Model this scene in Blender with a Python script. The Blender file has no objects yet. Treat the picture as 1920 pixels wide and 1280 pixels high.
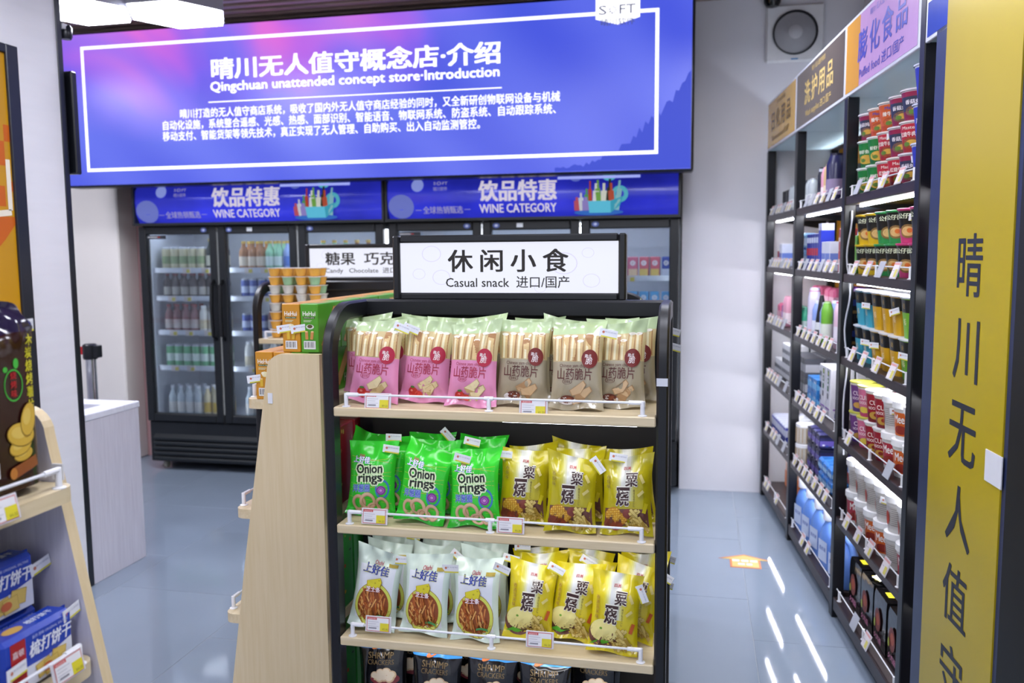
import bpy, math, random
from mathutils import Vector, Matrix
from mathutils.bvhtree import BVHTree

# ------------------------------------------------------------------ camera, world, exposure
sc = bpy.context.scene
COL = sc.collection
random.seed(7)
FPX, YAW, PITCH, ROLL, EYE = 1600.0, math.radians(12.3), math.radians(5.9), math.radians(0.45), 1.5
FWD = Vector((-math.sin(YAW) * math.cos(PITCH), math.cos(YAW) * math.cos(PITCH), -math.sin(PITCH)))
_r = FWD.cross(Vector((0, 0, 1))).normalized()
_u = _r.cross(FWD)
RGT = math.cos(ROLL) * _r - math.sin(ROLL) * _u
UPV = math.sin(ROLL) * _r + math.cos(ROLL) * _u
CAM = Vector((0, 0, EYE))
cam_d = bpy.data.cameras.new('camera')
cam_d.sensor_width = 36.0
cam_d.lens = FPX / 1920 * 36.0
cam_d.clip_start = 0.05
cam_d.dof.use_dof = True
cam_d.dof.focus_distance = 2.3
cam_d.dof.aperture_fstop = 3.2
cam = bpy.data.objects.new('camera', cam_d)
rot = Matrix((RGT, UPV, -FWD)).transposed()
cam.matrix_world = Matrix.Translation(CAM) @ rot.to_4x4()
COL.objects.link(cam)
sc.camera = cam

world = bpy.data.worlds.new('shopfront_daylight')
world.use_nodes = True
wb = world.node_tree.nodes['Background']
wb.inputs[0].default_value = (0.80, 0.86, 1.0, 1)
wb.inputs[1].default_value = 0.95
sc.world = world

LAMP = 34.0        # hexagon ceiling lamps
STRIP = 52.0       # led strips below the shelves
sc.view_settings.view_transform = 'Standard'
sc.view_settings.look = 'None'
sc.view_settings.gamma = 1.0
sc.view_settings.use_curve_mapping = False
sc.view_settings.exposure = 0.0
sc.cycles.use_denoising = True
sc.cycles.max_bounces = 7
sc.cycles.transparent_max_bounces = 16
sc.cycles.caustics_reflective = False
sc.cycles.caustics_refractive = False
sc.cycles.sample_clamp_indirect = 6.0


def ray(x, y):
    return FWD + RGT * ((x - 960) / FPX) + UPV * ((640 - y) / FPX)
def onY(x, y, Y):
    d = ray(x, y); return CAM + d * (Y / d.y)
def onX(x, y, X):
    d = ray(x, y); return CAM + d * (X / d.x)
def onZ(x, y, z):
    d = ray(x, y); return CAM + d * ((z - EYE) / d.z)

# ------------------------------------------------------------------ materials
MATS = {}
def lin(h):
    h = h.lstrip('#')
    v = [int(h[i:i + 2], 16) / 255 for i in (0, 2, 4)]
    return tuple(c / 12.92 if c <= .04045 else ((c + .055) / 1.055) ** 2.4 for c in v) + (1,)

def mat(name, h='808080', rough=.5, metal=0., spec=.5, emit=0., vary=.05, scale=25., bump=0., bscale=120., coat=0., stretch=(1, 1, 1)):
    """Principled surface whose colour varies a little with a noise pattern fixed to the object."""
    if name in MATS:
        return MATS[name]
    m = bpy.data.materials.new(name); m.use_nodes = True
    nt = m.node_tree; b = nt.nodes['Principled BSDF']; c = lin(h)
    tc = nt.nodes.new('ShaderNodeTexCoord'); mp = nt.nodes.new('ShaderNodeMapping')
    mp.inputs['Scale'].default_value = stretch
    nt.links.new(tc.outputs['Object'], mp.inputs[0])
    nz = nt.nodes.new('ShaderNodeTexNoise'); nz.inputs['Scale'].default_value = scale; nz.inputs['Detail'].default_value = 3
    nt.links.new(mp.outputs[0], nz.inputs['Vector'])
    rp = nt.nodes.new('ShaderNodeValToRGB')
    rp.color_ramp.elements[0].position = .3; rp.color_ramp.elements[1].position = .7
    rp.color_ramp.elements[0].color = tuple(max(0, x * (1 - vary)) for x in c[:3]) + (1,)
    rp.color_ramp.elements[1].color = tuple(min(1, x * (1 + vary)) for x in c[:3]) + (1,)
    nt.links.new(nz.outputs['Fac'], rp.inputs[0])
    nt.links.new(rp.outputs[0], b.inputs['Base Color'])
    b.inputs['Roughness'].default_value = rough
    b.inputs['Metallic'].default_value = metal
    b.inputs['Specular IOR Level'].default_value = spec
    if coat:
        b.inputs['Coat Weight'].default_value = coat; b.inputs['Coat Roughness'].default_value = .08
    if emit:
        nt.links.new(rp.outputs[0], b.inputs['Emission Color'])
        b.inputs['Emission Strength'].default_value = emit
    if bump:
        n2 = nt.nodes.new('ShaderNodeTexNoise'); n2.inputs['Scale'].default_value = bscale
        nt.links.new(mp.outputs[0], n2.inputs['Vector'])
        bp = nt.nodes.new('ShaderNodeBump'); bp.inputs['Strength'].default_value = bump; bp.inputs['Distance'].default_value = .002
        nt.links.new(n2.outputs['Fac'], bp.inputs['Height']); nt.links.new(bp.outputs[0], b.inputs['Normal'])
    MATS[name] = m
    return m

def ink(h, rough=.45):
    return mat('print_' + h + ('' if rough == .45 else '_%d' % (rough * 100)), h, rough, vary=.02)
def film(h):           # glossy printed packaging film
    return mat('film_' + h, h, .22, spec=.6, vary=.05, scale=14, bump=.35, bscale=30)
def plas(h, rough=.35):
    return mat('plastic_' + h, h, rough, vary=.03)
def card(h):
    return mat('carton_' + h, h, .38, vary=.03)
def glow(h, s):
    n = 'lit_%s_%d' % (h, s * 100)
    if n in MATS: return MATS[n]
    m = mat(n, h, .5, emit=s, vary=.0, spec=.2)
    p = m.node_tree.nodes['Principled BSDF']; m.node_tree.links.remove(p.inputs['Base Color'].links[0])
    c = lin(h); p.inputs['Base Color'].default_value = (c[0] * .15, c[1] * .15, c[2] * .15, 1)
    return m

def glass_mat(name, tint='ffffff', refl=.09, alpha=.12):
    if name in MATS:
        return MATS[name]
    m = bpy.data.materials.new(name); m.use_nodes = True
    nt = m.node_tree; nt.nodes.remove(nt.nodes['Principled BSDF'])
    out = nt.nodes['Material Output']
    tr = nt.nodes.new('ShaderNodeBsdfTransparent'); tr.inputs[0].default_value = lin(tint)
    gl = nt.nodes.new('ShaderNodeBsdfGlossy'); gl.inputs['Roughness'].default_value = .03
    fr = nt.nodes.new('ShaderNodeFresnel'); fr.inputs['IOR'].default_value = 1.45
    nz = nt.nodes.new('ShaderNodeTexNoise'); nz.inputs['Scale'].default_value = 3
    df = nt.nodes.new('ShaderNodeBsdfDiffuse'); df.inputs[0].default_value = lin(tint)
    m1 = nt.nodes.new('ShaderNodeMixShader'); m2 = nt.nodes.new('ShaderNodeMixShader')
    mm = nt.nodes.new('ShaderNodeMath'); mm.operation = 'MULTIPLY'; mm.inputs[1].default_value = alpha * 2
    nt.links.new(nz.outputs['Fac'], mm.inputs[0]); nt.links.new(mm.outputs[0], m1.inputs[0])
    nt.links.new(tr.outputs[0], m1.inputs[1]); nt.links.new(df.outputs[0], m1.inputs[2])
    nt.links.new(fr.outputs[0], m2.inputs[0]); nt.links.new(m1.outputs[0], m2.inputs[1]); nt.links.new(gl.outputs[0], m2.inputs[2])
    nt.links.new(m2.outputs[0], out.inputs[0])
    MATS[name] = m
    return m

def wood_mat(name, a, b, axis=(1, 1, 1), rough=.45):
    if name in MATS:
        return MATS[name]
    m = bpy.data.materials.new(name); m.use_nodes = True
    nt = m.node_tree; p = nt.nodes['Principled BSDF']
    tc = nt.nodes.new('ShaderNodeTexCoord'); mp = nt.nodes.new('ShaderNodeMapping'); mp.inputs['Scale'].default_value = axis
    n1 = nt.nodes.new('ShaderNodeTexNoise'); n1.inputs['Scale'].default_value = 6; n1.inputs['Detail'].default_value = 5; n1.inputs['Distortion'].default_value = .6
    rp = nt.nodes.new('ShaderNodeValToRGB'); rp.color_ramp.elements[0].position = .35; rp.color_ramp.elements[1].position = .68
    rp.color_ramp.elements[0].color = lin(b); rp.color_ramp.elements[1].color = lin(a)
    nt.links.new(tc.outputs['Object'], mp.inputs[0]); nt.links.new(mp.outputs[0], n1.inputs['Vector'])
    nt.links.new(n1.outputs['Fac'], rp.inputs[0]); nt.links.new(rp.outputs[0], p.inputs['Base Color'])
    p.inputs['Roughness'].default_value = rough
    MATS[name] = m
    return m

WOOD_X = wood_mat('maple_board_along', 'ddccaa', 'd2bf98', (1, 12, 12))
WOOD_Y = wood_mat('maple_board_deep', 'ddccaa', 'd2bf98', (12, 1, 12))
WOOD_Z = wood_mat('maple_board_upright', 'dcc8a2', 'd6c096', (14, 14, .7))
WHITEWOOD = wood_mat('pale_ash_board', 'd8d5de', 'ccc8d2', (14, 14, .8))
BLACK = mat('black_steel', '101116', .38, spec=.5, vary=.1)
NAVYBLACK = mat('blue_black_steel', '0c0d13', .36, vary=.1)
DARK = mat('dark_brown_back_panel', '15110f', .6, vary=.2)
SHELFDARK = wood_mat('dark_walnut_board', '3a2c2a', '2a2022', (2, 16, 16), .4)
WHITEPL = plas('e9e9ec')
WALLW = mat('white_plaster', 'd9d8de', .7, vary=.02, scale=4, bump=.1)
CARDW = ink('eef0f2')
TUBE = mat('rail_white_metal', 'dfe1e6', .3, vary=.03)

# ------------------------------------------------------------------ mesh helpers
class MB:
    def __init__(s):
        s.v, s.f, s.m, s.mats = [], [], [], []
    def mi(s, m):
        if m not in s.mats:
            s.mats.append(m)
        return s.mats.index(m)
    def add(s, vs, fs, m):
        o = len(s.v); k = s.mi(m)
        s.v += [tuple(v) for v in vs]
        for f in fs:
            s.f.append(tuple(o + i for i in f)); s.m.append(k)
        return s
    def box(s, a, b, m, ch=0.0):
        x0, y0, z0 = (min(a[i], b[i]) for i in range(3)); x1, y1, z1 = (max(a[i], b[i]) for i in range(3))
        c = min(ch, (x1 - x0) / 2.2, (y1 - y0) / 2.2, (z1 - z0) / 2.2)
        if c <= 0:
            vs = [(x, y, z) for z in (z0, z1) for y in (y0, y1) for x in (x0, x1)]
            return s.add(vs, [(0, 2, 3, 1), (4, 5, 7, 6), (0, 1, 5, 4), (2, 6, 7, 3), (0, 4, 6, 2), (1, 3, 7, 5)], m)
        vs = []
        for sx in (0, 1):
            for sy in (0, 1):
                for sz in (0, 1):
                    X, Y, Z = (x1 if sx else x0), (y1 if sy else y0), (z1 if sz else z0)
                    dx, dy, dz = (-c if sx else c), (-c if sy else c), (-c if sz else c)
                    vs += [(X, Y + dy, Z + dz), (X + dx, Y, Z + dz), (X + dx, Y + dy, Z)]
        def i(sx, sy, sz, k): return (sx * 4 + sy * 2 + sz) * 3 + k
        fs = []
        for sx in (0, 1):
            q = [i(sx, 0, 0, 0), i(sx, 1, 0, 0), i(sx, 1, 1, 0), i(sx, 0, 1, 0)]; fs.append(q if sx else q[::-1])
        for sy in (0, 1):
            q = [i(0, sy, 0, 1), i(1, sy, 0, 1), i(1, sy, 1, 1), i(0, sy, 1, 1)]; fs.append(q[::-1] if sy else q)
        for sz in (0, 1):
            q = [i(0, 0, sz, 2), i(1, 0, sz, 2), i(1, 1, sz, 2), i(0, 1, sz, 2)]; fs.append(q if sz else q[::-1])
        for p in (0, 1):
            for q_ in (0, 1):
                fs.append([i(0, p, q_, 1), i(1, p, q_, 1), i(1, p, q_, 2), i(0, p, q_, 2)])
                fs.append([i(p, 0, q_, 0), i(p, 1, q_, 0), i(p, 1, q_, 2), i(p, 0, q_, 2)])
                fs.append([i(p, q_, 0, 0), i(p, q_, 1, 0), i(p, q_, 1, 1), i(p, q_, 0, 1)])
        for sx in (0, 1):
            for sy in (0, 1):
                for sz in (0, 1):
                    fs.append([i(sx, sy, sz, k) for k in range(3)])
        return s.add(vs, fs, m)
    def lathe(s, prof, m, n=20, c=(0, 0, 0), sq=1.0, cap=True):
        """prof: [(r, z, material or None)], ring k..k+1 uses the material of k."""
        ms = [p[2] if len(p) > 2 else m for p in prof]
        base = len(s.v)
        for p in prof:
            for j in range(n):
                a = 2 * math.pi * j / n
                ca, sa = math.cos(a), math.sin(a)
                if sq != 1.0:
                    k = (abs(ca) ** sq + abs(sa) ** sq) ** (-1 / sq)
                    ca, sa = ca * k, sa * k
                s.v.append((c[0] + p[0] * ca, c[1] + p[0] * sa, c[2] + p[1]))
        for k in range(len(prof) - 1):
            mi = s.mi(ms[k] or m)
            for j in range(n):
                a, b = base + k * n + j, base + k * n + (j + 1) % n
                s.f.append((a, b, b + n, a + n)); s.m.append(mi)
        if cap:
            s.f.append(tuple(base + j for j in range(n))[::-1]); s.m.append(s.mi(ms[0] or m))
            t = base + (len(prof) - 1) * n
            s.f.append(tuple(t + j for j in range(n))); s.m.append(s.mi(ms[-1] or m))
        return s
    def tube(s, path, r, m, n=8):
        path = [Vector(p) for p in path]; base = len(s.v)
        for k, p in enumerate(path):
            t = (path[min(k + 1, len(path) - 1)] - path[max(k - 1, 0)]).normalized()
            a = t.cross(Vector((0, 0, 1)) if abs(t.z) < .9 else Vector((1, 0, 0))).normalized(); b = t.cross(a)
            for j in range(n):
                an = 2 * math.pi * j / n
                s.v.append(tuple(p + r * (math.cos(an) * a + math.sin(an) * b)))
        k_ = s.mi(m)
        for k in range(len(path) - 1):
            for j in range(n):
                q = base + k * n + j; w = base + k * n + (j + 1) % n
                s.f.append((q, w, w + n, q + n)); s.m.append(k_)
        s.f.append(tuple(base + j for j in range(n))[::-1]); s.m.append(k_)
        e = base + (len(path) - 1) * n
        s.f.append(tuple(e + j for j in range(n))); s.m.append(k_)
        return s
    def prism(s, pts, axis, a, b, m, m_side=None):
        """outline pts (2d) pushed from a to b along axis 0/1/2."""
        def p3(p, t):
            return {0: (t, p[0], p[1]), 1: (p[0], t, p[1]), 2: (p[0], p[1], t)}[axis]
        n = len(pts)
        s.add([p3(p, a) for p in pts] + [p3(p, b) for p in pts], [tuple(range(n))[::-1], tuple(range(n, 2 * n))], m)
        s.add([p3(p, a) for p in pts] + [p3(p, b) for p in pts], [(j, (j + 1) % n, n + (j + 1) % n, n + j) for j in range(n)], m_side or m)
        return s
    def sweep_rect(s, path, w, t, m):
        """path in the YZ plane (y,z); bar w wide along X, t thick in the plane."""
        P = [Vector((0, p[0], p[1])) for p in path]; base = len(s.v); k_ = s.mi(m); c = min(w, t) * .18
        for k, p in enumerate(P):
            d = (P[min(k + 1, len(P) - 1)] - P[max(k - 1, 0)]).normalized(); nrm = Vector((0, -d.z, d.y))
            for (i, j) in ((-w/2 + c, -t/2), (w/2 - c, -t/2), (w/2, -t/2 + c), (w/2, t/2 - c), (w/2 - c, t/2), (-w/2 + c, t/2), (-w/2, t/2 - c), (-w/2, -t/2 + c)):
                s.v.append((i, (p + nrm * j).y, (p + nrm * j).z))
        for k in range(len(P) - 1):
            for j in range(8):
                q = base + k * 8 + j; e = base + k * 8 + (j + 1) % 8
                s.f.append((q, e, e + 8, q + 8)); s.m.append(k_)
        s.f.append(tuple(base + j for j in range(8))); s.m.append(k_)
        e = base + (len(P) - 1) * 8
        s.f.append(tuple(e + j for j in range(8))[::-1]); s.m.append(k_)
        return s
    def mesh(s, name, smooth=False):
        me = bpy.data.meshes.new(name)
        me.from_pydata(s.v, [], s.f)
        for m in s.mats:
            me.materials.append(m)
        me.polygons.foreach_set('material_index', s.m)
        if smooth:
            me.polygons.foreach_set('use_smooth', [True] * len(s.f))
        me.update()
        if smooth:
            me.set_sharp_from_angle(angle=math.radians(40))
        return me

def link(name, data, parent=None, loc=None, rot=None):
    o = bpy.data.objects.new(name, data); COL.objects.link(o)
    if parent: o.parent = parent
    if loc: o.location = loc
    if rot: o.rotation_euler = rot
    return o
def tag(o, label, cat, group=None):
    o['label'] = label; o['category'] = cat
    if group: o['group'] = group
    return o
def thing(name, label, cat, loc=(0, 0, 0), rz=0, group=None, rx=0, ry=0):
    o = link(name, None, None, loc, (rx, ry, rz)); o.empty_display_size = .05
    return tag(o, label, cat, group)
def part(name, mb, parent, loc=None, rot=None, smooth=False):
    return link(name, mb.mesh(name, smooth), parent, loc, rot)
def struct(name, mb, smooth=False, parent=None):
    o = link(name, mb.mesh(name, smooth), parent)
    if not parent: o['kind'] = 'structure'
    return o

KIND = {}
def kind(key, name, cat, parts):
    KIND[key] = (name, cat, parts)
def put(key, loc, label, group, rz=0, rx=0, ry=0, extra=(), sc_=None):
    name, cat, parts = KIND[key]
    t = thing(name, label, cat, loc, rz, group, rx, ry)
    if sc_: t.scale = sc_ if hasattr(sc_, '__len__') else (sc_, sc_, sc_)
    for (pn, me, subs) in parts:
        p = link(pn, me, t)
        for (sn, sm) in subs: link(sn, sm, p)
    for (pn, me, l, r) in extra:
        link(pn, me, t, l, r)
    return t

# ------------------------------------------------------------------ lettering and flat print
_TXT = {}
def glyphs(s, bold=0.0, space=1.0):
    k = (s, bold, space)
    if k in _TXT: return _TXT[k]
    c = bpy.data.curves.new('lettering', 'FONT'); c.body = s; c.resolution_u = 2; c.offset = bold; c.space_character = space; c.fill_mode = 'FRONT'
    o = bpy.data.objects.new('lettering', c); COL.objects.link(o)
    dg = bpy.context.evaluated_depsgraph_get(); ev = o.evaluated_get(dg); me = ev.to_mesh()
    vs = [(v.co.x, v.co.y) for v in me.vertices]; fs = [tuple(p.vertices) for p in me.polygons]
    ev.to_mesh_clear(); bpy.data.objects.remove(o); bpy.data.curves.remove(c)
    if not vs: vs = [(0, 0), (0, 0), (0, 0)]
    xs = [v[0] for v in vs]; ys = [v[1] for v in vs]
    _TXT[k] = (vs, fs, min(xs), max(xs), min(ys), max(ys))
    return _TXT[k]

class Art:
    """flat print: shapes in 2d metres, each a hair proud of the one before"""
    def __init__(s, step=.00025):
        s.e = []; s.step = step; s.lay = 1
    def _put(s, vs, fs, m):
        s.e.append((vs, fs, m, s.lay)); s.lay += 1; return s
    def text(s, t, x, y, h, m, bold=0.0, w=None, rot=0, shear=0, space=1.0, anchor='c', halo=None, hb=.05):
        """box of height h (glyph box) and, if w is given, width w, centred (or left anchored) at x, y"""
        vs, fs, x0, x1, y0, y1 = glyphs(t, 0.0, space); k = h / max(1e-6, y1 - y0)
        kx = w / max(1e-6, x1 - x0) if w else k
        cx, cy = (x0 + x1) / 2, (y0 + y1) / 2; ca, sa = math.cos(rot), math.sin(rot)
        ox = x + ((x1 - x0) * kx / 2 if anchor == 'l' else 0)
        for bb, mm in (((bold + hb, halo),) if halo else ()) + ((bold, m),):
            if bb <= 0: sh = [(0, 0)]
            elif mm is m: sh = [(-bb, -bb * .5), (bb, -bb * .5), (-bb, bb * .5), (bb, bb * .5)]
            else: sh = [(bb * math.cos(q * math.pi / 3), bb * math.sin(q * math.pi / 3)) for q in range(6)]
            for n_, (dx, dy) in enumerate(sh):
                out = []
                for (a, b) in vs:
                    px, py = (a + dx - cx) * kx, (b + dy - cy) * k; px += shear * py
                    out.append((ox + px * ca - py * sa, y + px * sa + py * ca))
                s.e.append((out, fs, mm, s.lay + .13 * n_))
            s.lay += 1
        return s
    def vtext(s, t, x, y, h, pitch, m, bold=0.0, **kw):
        for i, ch in enumerate(t): s.text(ch, x, y - i * pitch, h, m, bold, **kw); s.lay -= 1
        s.lay += 1; return s
    def rect(s, x0, y0, x1, y1, m, n=1):
        nx = max(1, n); ny = max(1, n)
        vs = [(x0 + (x1 - x0) * i / nx, y0 + (y1 - y0) * j / ny) for j in range(ny + 1) for i in range(nx + 1)]
        return s._put(vs, [(j * (nx + 1) + i, j * (nx + 1) + i + 1, (j + 1) * (nx + 1) + i + 1, (j + 1) * (nx + 1) + i) for j in range(ny) for i in range(nx)], m)
    def ell(s, x, y, rx, ry, m, n=20, rings=2, rot=0, hole=0.0):
        ca, sa = math.cos(rot), math.sin(rot); vs = []; fs = []
        rr = [hole + (1 - hole) * k / rings for k in range(rings + 1)]
        for r in rr:
            for j in range(n):
                a = 2 * math.pi * j / n; px, py = rx * r * math.cos(a), ry * r * math.sin(a)
                vs.append((x + px * ca - py * sa, y + px * sa + py * ca))
        for k in range(rings):
            for j in range(n): fs.append((k * n + j, k * n + (j + 1) % n, (k + 1) * n + (j + 1) % n, (k + 1) * n + j))
        return s._put(vs, fs, m)
    def poly(s, pts, m):
        return s._put(list(pts), [tuple(range(len(pts)))], m)
    def bar(s, xa, ya, xb, yb, w, m, n=3):
        dx, dy = xb - xa, yb - ya; L = math.hypot(dx, dy); nx, ny = -dy / L * w / 2, dx / L * w / 2; vs = []; fs = []
        for k in range(n + 1):
            t = k / n; vs += [(xa + dx * t - nx, ya + dy * t - ny), (xa + dx * t + nx, ya + dy * t + ny)]
        for k in range(n): fs.append((2 * k, 2 * k + 2, 2 * k + 3, 2 * k + 1))
        return s._put(vs, fs, m)
    def frame(s, x0, y0, x1, y1, w, m):
        vs = [(x0, y0), (x1, y0), (x1, y1), (x0, y1), (x0 + w, y0 + w), (x1 - w, y0 + w), (x1 - w, y1 - w), (x0 + w, y1 - w)]
        return s._put(vs, [(0, 1, 5, 4), (1, 2, 6, 5), (2, 3, 7, 6), (3, 0, 4, 7)], m)
    def flat(s):      # next shape on the same layer
        s.lay -= 1; return s
    def mesh(s, name, f):
        mb = MB()
        for vs, fs, m, l in s.e:
            mb.add([f(x, y, .0003 + l * s.step) for (x, y) in vs], fs, m)
        return mb.mesh(name)

def front(y0, x0=0, z0=0):      # plane facing -Y
    return lambda x, y, o: (x0 + x, y0 - o, z0 + y)
def sideP(x1, y0=0, z0=0):      # plane facing +X, art x runs along +Y
    return lambda x, y, o: (x1 + o, y0 + x, z0 + y)
def cyl(rf, a0=-math.pi / 2):   # round body; rf(z) radius
    def g(x, y, o):
        r = rf(y); a = a0 + x / r
        return ((r + o) * math.cos(a), (r + o) * math.sin(a), y)
    return g

# ------------------------------------------------------------------ setting
NS = dict()
TILE = mat('polished_grey_tile', '8a96a6', .05, spec=.6, vary=.03, scale=3)
FX, FY = .7, .79
b = MB().box((-6.2, -3, -.05), (1.9, 6.3, -.0012), mat('tile_grout', '949ca4', .6))
floor = struct('floor', b)
tile_me = MB().box((.0012, .0012, -.012), (FX - .0012, FY - .0012, 0), TILE, .0008).mesh('floor_tile')
for i in range(-9, 3):
    for j in range(-3, 8):
        x, y = .23 + FX * i, 3.30 + FY * (j - 4) - (FY / 2 if i % 2 else 0)
        if x < 1.2 and y < 6.1:
            link('floor_tile', tile_me, floor, (x, y, 0))

b = MB().box((-6.2, -3, 3.06), (1.9, 6.3, 3.12), mat('ceiling_dark', '37302f', .8))
ceiling = struct('ceiling', b)
slat = MB().box((-5.2, 0, 2.985), (1.5, .05, 3.06), wood_mat('ceiling_slat_brown', '9c857b', '84706a', (1, 14, 14)), .004).mesh('ceiling_slat')
for k in range(46):
    link('ceiling_slat', slat, ceiling, (0, .62 + k * .105, 0))

SHD = Vector((.0879, -.9961, 0)); SHN = Vector((.9961, .0879, 0)); SH0 = Vector((.385, 5.518, 0))
SHR = math.atan2(SHD.y, SHD.x)
def S(s, dep, z):               # right-hand shelving: s along its front, dep into it
    return SH0 + SHD * s + SHN * dep + Vector((0, 0, z))

b = MB().box((-.10, 5.42, 0), (1.9, 6.3, 3.06), WALLW)
struct('wall_back_right', b)
b = MB().box((-6.2, 6.1, 0), (-.10, 6.3, 3.06), mat('pink_grey_plaster', 'cbb6b4', .75, vary=.02, scale=3))
struct('wall_back', b)
b = MB().box((-6.2, 5.62, 0), (-3.86, 6.1, 3.06), mat('pink_wall_paint', 'd2a8a6', .7, vary=.03, scale=3))
struct('wall_back_left', b)
b = MB().box((-4.92, 5.40, 0), (-4.05, 5.62, 3.06), mat('cream_column_paint', 'e8e1da', .7, vary=.02, scale=3), .01)
struct('wall_column', b)
# right wall, parallel to the shelving
w0, w1 = S(-.2, .52, 0), S(9.0, .52, 0)
b = MB(); q = [w0, w1, w1 + SHN * .12, w0 + SHN * .12]
b.add([tuple(p) for p in q] + [tuple(p + Vector((0, 0, 3.06))) for p in q], [(0, 3, 2, 1), (4, 5, 6, 7), (0, 1, 5, 4), (1, 2, 6, 5), (2, 3, 7, 6), (3, 0, 4, 7)], WALLW)
struct('wall_right', b)
# left wall along the aisle, its end cased in black trim
LX = -2.69
b = MB().box((LX - .12, -3, 0), (LX, 3.255, 3.06), mat('white_laminate_wall', 'ebeaee', .5, vary=.02, scale=3, stretch=(1, 1, 8)))
struct('wall_left', b)
b = MB().box((LX - .125, 3.255, 0), (LX + .004, 3.29, 3.06), mat('black_trim', '1d2027', .3), .004)
struct('trim_1', b)
b = MB().box((-6.2, -3, 0), (-6.08, 6.3, 3.06), WALLW)
struct('wall_far_left', b)

# hexagon lamps hanging under the slats
LAMPMAT = glow('eef1ff', LAMP)
HOUSING = mat('lamp_housing_grey', 'a9a9b4', .5)
def hexa(r, rot=0): return [(r * math.cos(math.pi / 3 * k + rot), r * math.sin(math.pi / 3 * k + rot)) for k in range(6)]
hx_house = MB().prism(hexa(.260), 2, .004, .085, HOUSING).mesh('lamp_housing')
hx_pane = MB().prism(hexa(.252), 2, -.006, .004, LAMPMAT).mesh('lamp_diffuser')
hx_rod = MB().lathe([(.012, .085), (.012, .33)], BLACK, 8).mesh('hanging_rod')
def lamp(x, y, label, group='hexagon lamps under the slatted ceiling'):
    t = thing('hexagon_lamp', label, 'lamp', (x, y, 2.72), 0.0, group)
    link('lamp_housing', hx_house, t); link('lamp_diffuser', hx_pane, t); link('hanging_rod', hx_rod, t)
LAMPS = [(-3.042, 3.86), (-2.612, 4.032)]
for i, (x, y) in enumerate(LAMPS):
    lamp(x, y, 'white hexagon ceiling lamp %s' % ('hanging beside the black trimmed white wall' if i == 0 else 'hanging right before the big blue banner'))
for (x, y) in [(-1.9, 2.3), (-.55, 1.15), (-.75, 3.3), (.15, 2.1), (.1, 3.9), (-1.65, .6), (-.3, -.4), (-2.0, -1.2), (.2, -1.6), (-4.25, 4.15), (-4.7, 2.9), (-3.75, 2.6)]:
    lamp(x, y, 'white hexagon ceiling lamp hanging high over the shop aisles')

# ------------------------------------------------------------------ the lit blue banner
def banner_material():
    m = bpy.data.materials.new('banner_backlit_print'); m.use_nodes = True
    nt = m.node_tree; L = nt.links; N = nt.nodes.new; p = nt.nodes['Principled BSDF']
    tc = N('ShaderNodeTexCoord'); mp = N('ShaderNodeMapping'); L.new(tc.outputs['Object'], mp.inputs[0])
    nz = N('ShaderNodeTexNoise'); nz.inputs['Scale'].default_value = .9; nz.inputs['Detail'].default_value = 2; nz.inputs['Distortion'].default_value = 1.2
    L.new(mp.outputs[0], nz.inputs['Vector'])
    sub = N('ShaderNodeVectorMath'); sub.operation = 'SUBTRACT'; sub.inputs[1].default_value = (-3.0, 5.0, 3.0); L.new(mp.outputs[0], sub.inputs[0])
    mul = N('ShaderNodeVectorMath'); mul.operation = 'MULTIPLY'; mul.inputs[1].default_value = (.52, 0, 1.25); L.new(sub.outputs[0], mul.inputs[0])
    ln = N('ShaderNodeVectorMath'); ln.operation = 'LENGTH'; L.new(mul.outputs[0], ln.inputs[0])
    mr = N('ShaderNodeMapRange'); mr.inputs['From Min'].default_value = 0; mr.inputs['From Max'].default_value = 1.0; mr.inputs['To Min'].default_value = 1.25; mr.inputs['To Max'].default_value = 0
    L.new(ln.outputs['Value'], mr.inputs['Value'])
    mm = N('ShaderNodeMath'); mm.operation = 'MULTIPLY'; L.new(mr.outputs[0], mm.inputs[0])
    r0 = N('ShaderNodeValToRGB'); r0.color_ramp.elements[0].position = .35; r0.color_ramp.elements[1].position = .62; L.new(nz.outputs['Fac'], r0.inputs[0]); L.new(r0.outputs[0], mm.inputs[1])
    ramp = N('ShaderNodeValToRGB'); e = ramp.color_ramp.elements
    e[0].position = 0; e[0].color = lin('4858e0'); e[1].position = 1; e[1].color = lin('f070d8')
    x = e.new(.3); x.color = lin('7a62ee'); x = e.new(.62); x.color = lin('b868ea')
    add = N('ShaderNodeMath'); add.operation = 'ADD'; L.new(mm.outputs[0], add.inputs[0])
    m3 = N('ShaderNodeMath'); m3.operation = 'MULTIPLY'; m3.inputs[1].default_value = .35; L.new(mr.outputs[0], m3.inputs[0]); L.new(m3.outputs[0], add.inputs[1])
    L.new(add.outputs[0], ramp.inputs[0])
    wv = N('ShaderNodeTexWave'); wv.inputs['Scale'].default_value = .55; wv.inputs['Distortion'].default_value = 2.5; wv.inputs['Detail'].default_value = 1.5
    mp2 = N('ShaderNodeMapping'); mp2.inputs['Rotation'].default_value = (0, math.radians(42), 0); L.new(tc.outputs['Object'], mp2.inputs[0]); L.new(mp2.outputs[0], wv.inputs['Vector'])
    wr = N('ShaderNodeMath'); wr.operation = 'MULTIPLY'; wr.inputs[1].default_value = .28; L.new(wv.outputs['Fac'], wr.inputs[0])
    mx = N('ShaderNodeMix'); mx.data_type = 'RGBA'; L.new(wr.outputs[0], mx.inputs[0]); L.new(ramp.outputs[0], mx.inputs[6]); mx.inputs[7].default_value = lin('7d8cff')
    p.inputs['Base Color'].default_value = (.01, .01, .03, 1); p.inputs['Roughness'].default_value = .35
    L.new(mx.outputs[2], p.inputs['Emission Color']); p.inputs['Emission Strength'].default_value = 1.0
    return m

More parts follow.
